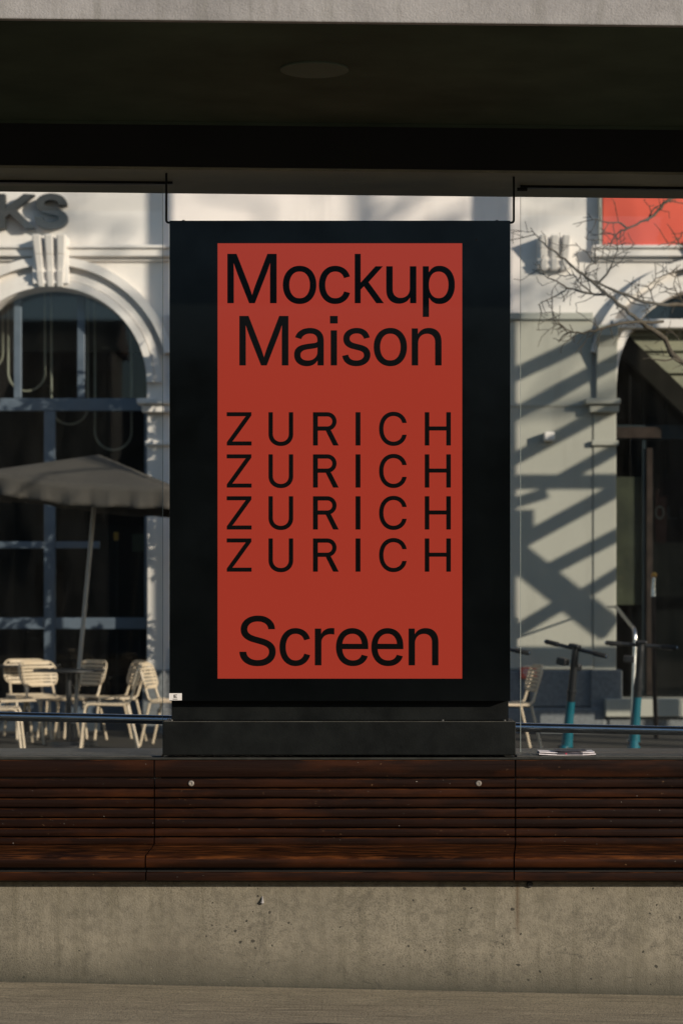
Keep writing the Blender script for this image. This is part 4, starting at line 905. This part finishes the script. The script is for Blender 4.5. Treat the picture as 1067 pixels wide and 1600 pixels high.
# ------------------------------------------------------------------ scooters
def make_scooter(label):
    """kick scooter heading +x, origin on the ground under the middle of the deck"""
    t = thing('electric_scooter', label, 'scooter', (0, 0, 0), 'teal electric scooters parked on the pavement')
    m = MB(); m.prism([(-.34, .115), (.30, .115), (.36, .15), (.36, .185), (.30, .175), (-.34, .175), (-.38, .16), (-.38, .13)], 'y', -.085, .085); m.build('deck', 'sblack', t, bevel=.012)
    m = MB(); m.box(-.32, .27, -.072, .072, .1755, .180); m.build('grip_mat', 'rubber', t)
    for x in (-.46, .50):
        w = MB(); w.lathe([(.085, -.028), (.108, -.028), (.122, -.012), (.122, .012), (.108, .028), (.085, .028)], (x, 0, .122), 28, 'y'); wh = w.build('wheel', 'rubber', t, smooth=True)
        w = MB(); w.lathe([(.001, -.03), (.03, -.03), (.035, -.018), (.084, -.016), (.084, .016), (.035, .018), (.03, .03), (.001, .03)], (x, 0, .122), 24, 'y'); w.build('rim', 'sblack', wh)
    m = MB()
    for s_ in (-1, 1): m.tube(rounded([(.50, s_ * .045, .122), (.49, s_ * .045, .20), (.455, s_ * .03, .285)], .03), .014, 8)
    m.box(.41, .50, -.05, .05, .27, .30); m.build('fork', 'sblack', t)
    m = MB(); m.prism([(x, z) for x, z in [(.50 - .145 * math.cos(R(a)), .122 + .145 * math.sin(R(a))) for a in range(-10, 120, 12)] + [(.50 - .135 * math.cos(R(a)), .122 + .135 * math.sin(R(a))) for a in range(110, -22, -12)]], 'y', -.045, .045); m.build('mudguard', 'teal', t)
    m = MB(); m.prism([(x, z) for x, z in [(-.46 + .145 * math.cos(R(a)), .122 + .145 * math.sin(R(a))) for a in range(60, 190, 12)] + [(-.46 + .135 * math.cos(R(a)), .122 + .135 * math.sin(R(a))) for a in range(180, 50, -12)]], 'y', -.045, .045); m.build('mudguard', 'teal', t)
    m = MB(); m.tube([(.36, 0, .15), (.41, 0, .24), (.445, 0, .30)], [.040, .044, .042], 12); m.build('neck', 'teal', t, smooth=True)
    m = MB(); m.tube([(.46, 0, .24), (.448, 0, .34), (.422, 0, .52), (.405, 0, .66)], [.055, .045, .036, .034], 16); m.build('lower_stem', 'teal', t, smooth=True)
    m = MB(); m.tube([(.405, 0, .661), (.378, 0, .86), (.352, 0, 1.06)], [.033, .030, .027], 16); m.tube([(.398, 0, .72), (.394, 0, .75)], .038, 16); m.build('upper_stem', 'sblack', t, smooth=True)
    m = MB(); m.tube([(.425, 0, .74), (.386, 0, .98)], [.010, .010], 8); m.build('brake_cable', 'chrome', t, smooth=True)
    m = MB(); m.tube([(.352, -.20, 1.075), (.352, .20, 1.075)], .0145, 12); m.tube([(.352, 0, 1.03), (.352, 0, 1.09)], .027, 12); m.build('handlebar', 'sblack', t, smooth=True)
    for s_ in (-1, 1):
        m = MB(); m.tube([(.352, s_ * .16, 1.075), (.352, s_ * .165, 1.075), (.352, s_ * .275, 1.075), (.352, s_ * .28, 1.075)], [.015, .019, .019, .016], 12); m.build('grip', 'rubber', t, smooth=True)
        m = MB(); m.tube([(.352, s_ * .281, 1.075), (.352, s_ * .288, 1.075)], .013, 10); m.build('bar_end', 'chrome', t)
        m = MB(); m.tube(rounded([(.355, s_ * .13, 1.07), (.395, s_ * .15, 1.062), (.405, s_ * .25, 1.055)], .02), .006, 6); m.build('brake_lever', 'chrome', t)
    m = MB(); m.box(.30, .365, -.045, .045, 1.086, 1.112); m.build('display_pod', 'sblack', t, bevel=.01)
    m = MB(); m.box(.395, .45, -.028, .028, .90, .955); m.build('headlamp', 'sblack', t, bevel=.012)
    m = MB(); m.box(.372, .376, -.014, .014, .90, .935); m.build('reflector', 'green_led', t)
    m = MB(); m.box(.30, .37, .045, .13, .93, .985); m.build('phone_holder', 'sblack', t, bevel=.01)
    m = MB(); m.tube([(-.05, .06, .14), (-.10, .16, .0)], .009, 8); m.build('kickstand', 'sblack', t)
    return t
from mathutils import Euler
s0 = make_scooter('teal scooter with tilted black handlebar behind the folded magazine')
specs = [(s0, 893, 9.0, 52, 11), (None, 1003, 9.4, 84, 4), (None, 772, 9.0, 60, 8)]
for o, px, y, yaw, roll in specs:
    if o is None: o = copy_tree(s0)
    o.rotation_euler = Euler((R(-roll) if False else 0, 0, 0))
    # lean sideways about the wheel line, then turn
    Mx = Matrix.Rotation(R(yaw), 4, 'Z') @ Matrix.Rotation(R(roll), 4, 'X')
    top = Mx @ Vector((.37, 0, 1.05)); tx = X(px, y) - (Mx @ Vector((.42, 0, .5))).x
    o.matrix_world = Matrix.Translation((tx, y, .006)) @ Mx
    if px == 1003: o['label'] = 'teal scooter with upright stem in front of the dark shop doorway'
    if px == 772: o['label'] = 'scooter mostly hidden behind the display, one grip showing above the right chair'

# handrail and post at the shop door
hr = thing('entrance_handrail', 'bent shiny handrail beside the right scooter at the shop entrance', 'handrail', (X(986, 15.2), 15.2, 0))
m = MB(); pA, pB, pC = at(962, 948, 15.9), at(992, 984, 15.25), at(986, 1150, 15.2); pC.z = 0
m.tube(rounded([tuple(pA), tuple(pB), (pC.x, 15.2, 0)], .10, 8), .021, 14); m.build('rail', 'chrome', hr, smooth=True)
m = MB(); m.lathe([(.001, 0), (.06, 0), (.055, .012), (.001, .014)], (pC.x, 15.2, 0), 20); m.build('foot_plate', 'chrome', hr)
m = MB(); m.tube([tuple(pA), (pA.x, FY - .13, pA.z)], .012, 8); m.build('wall_bracket', 'chrome', hr)
ps = thing('door_post', 'slim brown post with a brass ball on top in the dark doorway', 'post', (X(1021, 15.6), 15.6, 0))
xq = X(1020, 15.6); z1q, z2q, z3q = Z(1060, 15.6), Z(932, 15.6), Z(902, 15.6)
m = MB(); m.tube([(xq + .03, 15.6, 0), (xq + .01, 15.6, z1q), (xq, 15.6, z2q)], .024, 12); m.build('shaft', 'brown', ps, smooth=True)
m = MB(); m.tube([(xq, 15.6, z2q), (xq, 15.6, z2q + .1), (xq + .008, 15.6, z3q)], [.026, .02, .016], 12); m.build('collar', 'chrome', ps, smooth=True)
m = MB(); m.lathe([(.001, -.03), (.018, -.024), (.030, 0), (.018, .024), (.001, .03)], (xq + .01, 15.6, z3q + .025), 18); m.build('ball', 'brass', ps, smooth=True)
# ------------------------------------------------------------------ trees
TY = 9.0
tr = thing('bare_tree', 'bare winter tree whose knotty twigs reach in front of the right arch', 'tree', (X(1262, TY), TY, 0))
m = MB(); tb = at(1262, 800, TY)
m.tube([(tb.x + .1, TY, -.1), (tb.x + .04, TY, .5), (tb.x, TY, 1.6), (tb.x + .03, TY + .05, 2.6), (tb.x + .12, TY + .1, 4.2), (tb.x + .2, TY, 6.5)], [.19, .14, .12, .11, .09, .05], 14)
m.build('trunk', 'bark', tr, smooth=True)
z4 = lambda q: (780 + q[0] * .26898, 260 + q[1] * .26898)
rb2 = random.Random(11)
BR = [ # traced limbs in zoom pixels, start width px, end width px
    ([(1790, 1500), (1450, 1360), (1250, 1265), (1067, 1140), (1000, 1090), (960, 1000), (850, 930), (780, 870), (700, 810), (630, 750), (560, 690), (480, 620), (400, 560), (330, 500), (270, 460), (225, 410), (180, 355)], 12, 1.4),
    ([(1790, 1000), (1400, 840), (1067, 805), (920, 800), (800, 775), (700, 735), (620, 700), (560, 670), (500, 640), (440, 600)], 8, 2.2),
    ([(610, 745), (540, 740), (450, 720), (390, 705), (330, 665), (260, 630), (190, 600)], 5, 1.4),
    ([(390, 705), (340, 745), (290, 770), (258, 785), (222, 803)], 3, 1.2),
    ([(1700, 40), (1350, 120), (1110, 150), (1030, 160), (950, 215), (900, 280), (820, 320), (740, 360), (690, 385), (655, 430), (640, 470)], 8, 1.6),
    ([(740, 360), (690, 325), (600, 320), (540, 310), (518, 275)], 3.2, 1.2),
    ([(560, 690), (610, 640), (650, 575), (672, 520), (685, 480), (676, 400)], 4, 1.3),
    ([(950, 900), (760, 905), (640, 925), (580, 945), (500, 965), (430, 965), (370, 930), (330, 885), (312, 850)], 5, 1.3),
    ([(430, 965), (380, 975), (345, 1012), (310, 1000)], 2.6, 1.1),
    ([(370, 930), (330, 912), (300, 910)], 2, 1.1),
    ([(1100, 1150), (1010, 1115), (930, 1125), (870, 1110), (832, 1118)], 4, 1.4),
    ([(540, 740), (480, 690), (455, 670), (430, 630), (380, 640), (330, 620)], 3, 1.2),
    ([(900, 795), (860, 700), (905, 650), (900, 560)], 2.4, 1.1),
    ([(700, 735), (760, 790), (840, 805), (870, 850)], 2.2, 1.1),
    ([(560, 570), (520, 520), (470, 480), (440, 445)], 2.6, 1.1),
    ([(500, 640), (505, 590), (560, 560), (600, 510), (612, 440)], 2.6, 1.2),
    ([(1067, 805), (1030, 740), (1010, 680), (1030, 570)], 2.2, 1.0),
    ([(860, 320), (900, 240), (985, 205), (1067, 215)], 3, 1.4),
    ([(600, 430), (540, 430), (495, 410)], 2, 1.0),
    ([(1067, 460), (1000, 440), (920, 460)], 2.4, 1.0), ([(1067, 380), (1040, 420), (1005, 410)], 2.2, 1.0),
    ([(1040, 1010), (1000, 960), (960, 950)], 2.2, 1.0),
]
sT = (TY - CY) / FPX
crown = MB(); 
def limb(pts, w0, w1, depth):
    n = len(pts); rr = [max(.0024, (w0 + (w1 - w0) * (i / (n - 1)) ** .8) * sT * .5) for i in range(n)]
    rr = [r_ * rb2.uniform(.88, 1.18) for r_ in rr]
    crown.tube(pts, rr, 7 if w0 > 3 else 5)
def twig(p, d, L, w, lvl):
    pts = [p]; q = p.copy(); dd = d.copy(); n = rb2.randint(2, 4)
    for i in range(n):
        dd = (dd + Vector((rb2.uniform(-.42, .42), rb2.uniform(-.3, .3), rb2.uniform(-.36, .42)))).normalized()
        q = q + dd * (L / n); pts.append(q.copy())
        if lvl > 0 and rb2.random() < .75:
            nd = (dd + Vector((rb2.uniform(-1.1, 1.1), rb2.uniform(-.5, .5), rb2.uniform(-.8, 1.1)))).normalized(); twig(q, nd, L * rb2.uniform(.35, .6), w * .7, lvl - 1)
    limb(pts, w, max(.75, w * .5), 0)
yoff = 0
for bi, (P_, w0, w1) in enumerate(BR):
    ph = rb2.uniform(0, 6); base = []
    for i, q in enumerate(P_):
        px, py = z4(q); f = px / 1067
        y = TY - .1 + .35 * math.sin(px * .011 + 1.3) + .05 * math.sin(i + ph)
        base.append(at(px, py, y))
    # knotty in-between points
    pts = []
    for i in range(len(base) - 1):
        pts.append(base[i])
        for t_ in (.33, .67): pts.append(base[i].lerp(base[i + 1], t_) + Vector((rb2.uniform(-1, 1), rb2.uniform(-1, 1), rb2.uniform(-1, 1))) * .008)
    pts.append(base[-1]); limb(pts, w0, w1, 0)
    for i in range(1, len(pts) - 1):
        px = 533.5 + pts[i].x * FPX / (pts[i].y - CY)
        if px > 1120: continue
        if rb2.random() < (.52 if w0 < 6 else .42):
            d = (pts[i + 1] - pts[i - 1]).normalized()
            side = Vector((-d.z, rb2.uniform(-.4, .4), d.x)) * (1 if rb2.random() < .62 else -1)
            twig(pts[i], (d * .7 + side).normalized(), rb2.uniform(.05, .20), rb2.uniform(1.2, 2.0), 1 if rb2.random() < .6 else 0)
for k in range(16):   # the rest of the crown, beyond the right edge
    a = Vector((tb.x + .15, TY, rb2.uniform(3.2, 6.3))); d = Vector((rb2.uniform(-.2, 1), rb2.uniform(-1, 1), rb2.uniform(.1, .8))).normalized()
    pts = [a + d * (.35 * i) + Vector((rb2.uniform(-.05, .05), rb2.uniform(-.05, .05), .03 * i * i)) for i in range(6)]
    limb(pts, 8, 2, 0)
    for p in pts[2:]: twig(p, (d + Vector((rb2.uniform(-1, 1), rb2.uniform(-1, 1), rb2.uniform(-.3, 1)))).normalized(), .5, 2.5, 2)
crown.build('branches', 'bark', tr, smooth=True, angle=60)

# made-up potted evergreen hidden behind the display, added to shade the cafe windows
et = thing('shade_evergreen', 'made-up clipped evergreen in a square planter, added behind the display to shade the cafe windows', 'tree', (-.7, 15, 0))
m = MB(); m.prism([(-.28, .0), (.28, .0), (.34, .62), (-.34, .62)], 'y', 14.7, 15.3).map(lambda p: Vector((p.x - .7, p.y, p.z))); m.build('planter', 'terracotta', et, bevel=.02)
m = MB(); m.tube([(-.7, 15, .5), (-.68, 15, 1.2), (-.72, 15.02, 2.2), (-.7, 15, 3.4)], [.06, .05, .045, .02], 10); m.build('trunk', 'bark', et, smooth=True)
m = MB(); rl = random.Random(3)
cl = [(rl.uniform(-.62, .62), rl.uniform(-.45, .45), rl.uniform(1.15, 4.6)) for _ in range(34)]
for (a, b, c_) in cl:
    for k in range(90):
        v = Vector((rl.gauss(0, .17), rl.gauss(0, .17), rl.gauss(0, .17))); p = Vector((a - .7, 15 + b, c_)) + v
        if p.z > 4.85 or p.z < .9 or abs(p.x + .7) > .95: continue
        d = Vector((rl.uniform(-1, 1), rl.uniform(-1, 1), rl.uniform(-1, 1))).normalized(); e = d.orthogonal().normalized(); L_ = rl.uniform(.05, .085)
        i = len(m.v); m.v += [tuple(p - d * L_), tuple(p + e * L_ * .42), tuple(p + d * L_), tuple(p - e * L_ * .42)]; m.f.append((i, i + 1, i + 2, i + 3))
m.build('crown', 'leaf', et)

# ------------------------------------------------------------------ made-up shadow casters outside the frame: timber lattice and a lamp post
EL, AZI = 15.0, 50.0
KX, KZ = math.tan(R(AZI)), math.tan(R(EL)) / math.cos(R(AZI))
def cast(px, py, d, yw=FY - .05):
    """point in the plane d metres in front of the wall whose sun shadow falls on (px, py) of the wall"""
    p = at(px, py, yw); return Vector((p.x + KX * d, yw - d, p.z + KZ * d))
D = 3.5
la = thing('shadow_lattice', 'made-up timber lattice on posts outside the frame, added to cast shadow stripes on the right wall', 'lattice', tuple(cast(880, 1140, D) * 1) if False else (cast(880, 900, D).x, FY - D, 0))
def beam(a, b, w, nm='rail', dd=D):
    p, q = cast(*a, dd), cast(*b, dd); u = (q - p).normalized(); n_ = Vector((-u.z, 0, u.x)) * (w * S * .5)
    m = MB(); m.prism([((p + n_).x, (p + n_).z), ((q + n_).x, (q + n_).z), ((q - n_).x, (q - n_).z), ((p - n_).x, (p - n_).z)], 'y', p.y - .03, p.y + .03); m.build(nm, 'timber', la)
for (a, b, w) in (((790, 592), (975, 505), 20), ((790, 655), (975, 560), 20), ((790, 724), (975, 631), 20), ((862, 757), (975, 692), 18), ((790, 790), (850, 766), 18), ((790, 859), (975, 762), 20),
                  ((840, 899), (975, 835), 19), ((900, 935), (975, 893), 17), ((790, 996), (885, 945), 19)):
    beam(a, (b[0], b[1] + rl.uniform(-7, 7)), w * rl.uniform(.8, 1.1))
for i, (a, b, w) in enumerate((((790, 753), (985, 753), 20), ((790, 856), (950, 984), 38), ((806, 798), (806, 836), 46), ((780, 1028), (985, 1028), 32), ((780, 1088), (936, 1088), 74))):
    beam(a, b, w, 'brace', D + .07)
for px, w in ((776, 44), (988, 22)):
    p = cast(px, 900, D + .14); hw = w * S * .5
    m = MB(); m.box(p.x - hw, p.x + hw, p.y - .05, p.y + .05, 0, Z(250, FY) + KZ * D if px == 776 else Z(470, FY) + KZ * D); m.build('post', 'timber', la)
q = cast(257, 600, 4.75)  # invented post, set where its shadow makes the left band on the facade
lp = thing('shadow_post', 'made-up tall grey lamp post outside the frame, added to cast a shadow band on the facade', 'lamp post', (q.x, q.y, 0))
m = MB(); m.lathe([(.001, 0), (.16, 0), (.15, .35), (.095, .42), (.092, 8.6), (.001, 8.62)], (q.x, q.y, 0), 24); m.build('post', 'charcoal', lp, smooth=True)
m = MB(); m.tube(rounded([(q.x, q.y, 8.4), (q.x, q.y, 8.9), (q.x, q.y - 1.2, 9.0)], .3), .04, 10); m.build('arm', 'charcoal', lp, smooth=True)
m = MB(); m.box(q.x - .12, q.x + .12, q.y - 1.75, q.y - 1.15, 8.95, 9.05); m.build('lamp_head', 'charcoal', lp, bevel=.03)

# ------------------------------------------------------------------ the other side of the street (seen only mirrored in glass)
ob = thing('street_terrace', 'long plain terrace of houses across the street behind the viewer', 'building', (0, -60, 0))
wl = [[(-70, -.3), (70, -.3), (70, 8.2), (-70, 8.2)]]
for i in range(-16, 17):
    for z in (1.0, 4.8): wl.append([(i * 4 - .6, z), (i * 4 + .6, z), (i * 4 + .6, z + 2), (i * 4 - .6, z + 2)])
m = fill_mesh(wl, .3).map(lambda p: Vector((p.x, -60 + (.3 - p.y), p.z))); m.build('wall', 'facade_far', ob)
m = MB(); m.box(-70, 70, -60.12, -60.08, .2, 8); m.build('window', 'dark_glass', ob)
m = MB(); m.prism([(-59.2, 8.15), (-64, 10.2), (-69, 8.15)], 'x', -71, 71); m.build('roof', 'roof_tile', ob)
m = MB(); m.box(-69, 69, -68.6, -68.2, -.3, 8.2); m.build('rear_wall', 'facade_far', ob)
for a, b, lab in ((-70, -9.5, 'tall plain house block left of the low terrace behind the viewer'), (9.5, 70, 'tall plain house block right of the low terrace behind the viewer')):
    tb_ = thing('house_block', lab, 'building', ((a + b) / 2, -56, 0))
    wl = [[(a, -.3), (b, -.3), (b, 12.0), (a, 12.0)]]
    for i in range(14):
        for z in (1.0, 4.6, 8.2): x_ = a + 2.5 + i * (b - a - 5) / 13; wl.append([(x_ - .6, z), (x_ + .6, z), (x_ + .6, z + 2), (x_ - .6, z + 2)])
    m = fill_mesh(wl, .3).map(lambda p: Vector((p.x, -54 + (.3 - p.y), p.z))); m.build('wall', 'facade_far', tb_)
    m = MB(); m.box(a + .1, b - .1, -54.2, -54.1, .2, 11.8); m.build('window', 'dark_glass', tb_)
    m = MB(); m.prism([(-53.4, 11.95), (-56.4, 13.4), (-59.6, 11.95)], 'x', a - .3, b + .3); m.build('roof', 'roof_tile', tb_)
    m = MB(); m.box(a, a + .3, -59, -54.31, -.3, 11.9); m.box(b - .3, b, -59, -54.31, -.3, 11.9); m.build('side_wall', 'facade_far', tb_)
# a bare street tree out of frame on the viewer's side: its limbs streak the facade with faint soft shade
DT = 17.0; st_ = thing('street_tree', 'large bare street tree standing far out of frame to the right', 'tree', (cast(560, 900, DT).x, FY - DT, 0))
m = MB(); bx_ = cast(560, 900, DT).x; m.tube([(bx_, FY - DT, -.2), (bx_ + .1, FY - DT, 3), (bx_, FY - DT, 6.5), (bx_ + .2, FY - DT, 10), (bx_, FY - DT, 14)], [.3, .24, .2, .15, .06], 14); m.build('trunk', 'bark', st_, smooth=True)
m = MB(); rs_ = random.Random(5)
for (a, b, w) in (((560, 620), (60, 345), .16), ((560, 560), (330, 300), .12), ((560, 460), (790, 300), .14), ((560, 700), (1000, 610), .13), ((560, 650), (965, 395), .12), ((120, 378), (60, 240), .07), ((800, 474), (860, 300), .09), ((250, 446), (180, 560), .08), ((560, 420), (640, 250), .10)):
    p, q = cast(*a, DT), cast(*b, DT); P5 = [p.lerp(q, i / 7) + Vector((rs_.uniform(-.1, .1), rs_.uniform(-.6, .6), rs_.uniform(-.1, .1))) * (1 if 0 < i < 7 else 0) for i in range(8)]
    m.tube(P5, [w * .52 * (1 - .6 * i / 7) for i in range(8)], 7)
    for i in range(2, 8):
        for k in range(i % 2):
            d = Vector((rs_.uniform(-1, 1), rs_.uniform(-1, 1), rs_.uniform(-.4, 1))).normalized(); m.tube([P5[i], P5[i] + d * .5 + Vector((0, 0, .1)), P5[i] + d * 1.1], [.03, .022, .012], 5)
m.build('branches', 'bark', st_)

# ------------------------------------------------------------------ light, sky, camera
w = bpy.data.worlds.new('World'); sc.world = w; w.use_nodes = True
nt = w.node_tree; bg = nt.nodes['Background']; sk = nt.nodes.new('ShaderNodeTexSky'); sk.sky_type = 'NISHITA'; sk.sun_disc = False
sk.sun_elevation = R(EL); sk.sun_rotation = R(180 - AZI); sk.altitude = 400; sk.air_density = 1.0; sk.dust_density = .5; sk.ozone_density = 2.0
nt.links.new(sk.outputs[0], bg.inputs[0]); bg.inputs[1].default_value = .12
sd = Vector((math.sin(R(AZI)) * math.cos(R(EL)), -math.cos(R(AZI)) * math.cos(R(EL)), math.sin(R(EL))))
L = bpy.data.lights.new('sun', 'SUN'); L.energy = 4.8; L.angle = R(.5); L.color = (1.0, .90, .77)
so_ = bpy.data.objects.new('sun', L); COL.objects.link(so_); so_.location = sd * 60; so_.rotation_euler = sd.to_track_quat('Z', 'Y').to_euler()
cam = bpy.data.cameras.new('camera'); co = bpy.data.objects.new('camera', cam); COL.objects.link(co); sc.camera = co
co.location = (0, CY, CZ); co.rotation_euler = (R(90), 0, 0)
cam.sensor_width = 36; cam.sensor_fit = 'AUTO'; cam.lens = FPX / 1600 * 36; cam.shift_y = (941 - 800) / 1600; cam.clip_end = 1500; cam.clip_start = .1
cam.dof.use_dof = True; cam.dof.focus_distance = 9.0; cam.dof.aperture_fstop = 4.5; cam.dof.aperture_blades = 9
vs = sc.view_settings; vs.view_transform = 'Standard'; vs.look = 'None'; vs.exposure = 0; vs.gamma = 1
sc.cycles.use_denoising = True; sc.cycles.max_bounces = 10; sc.cycles.transparent_max_bounces = 16
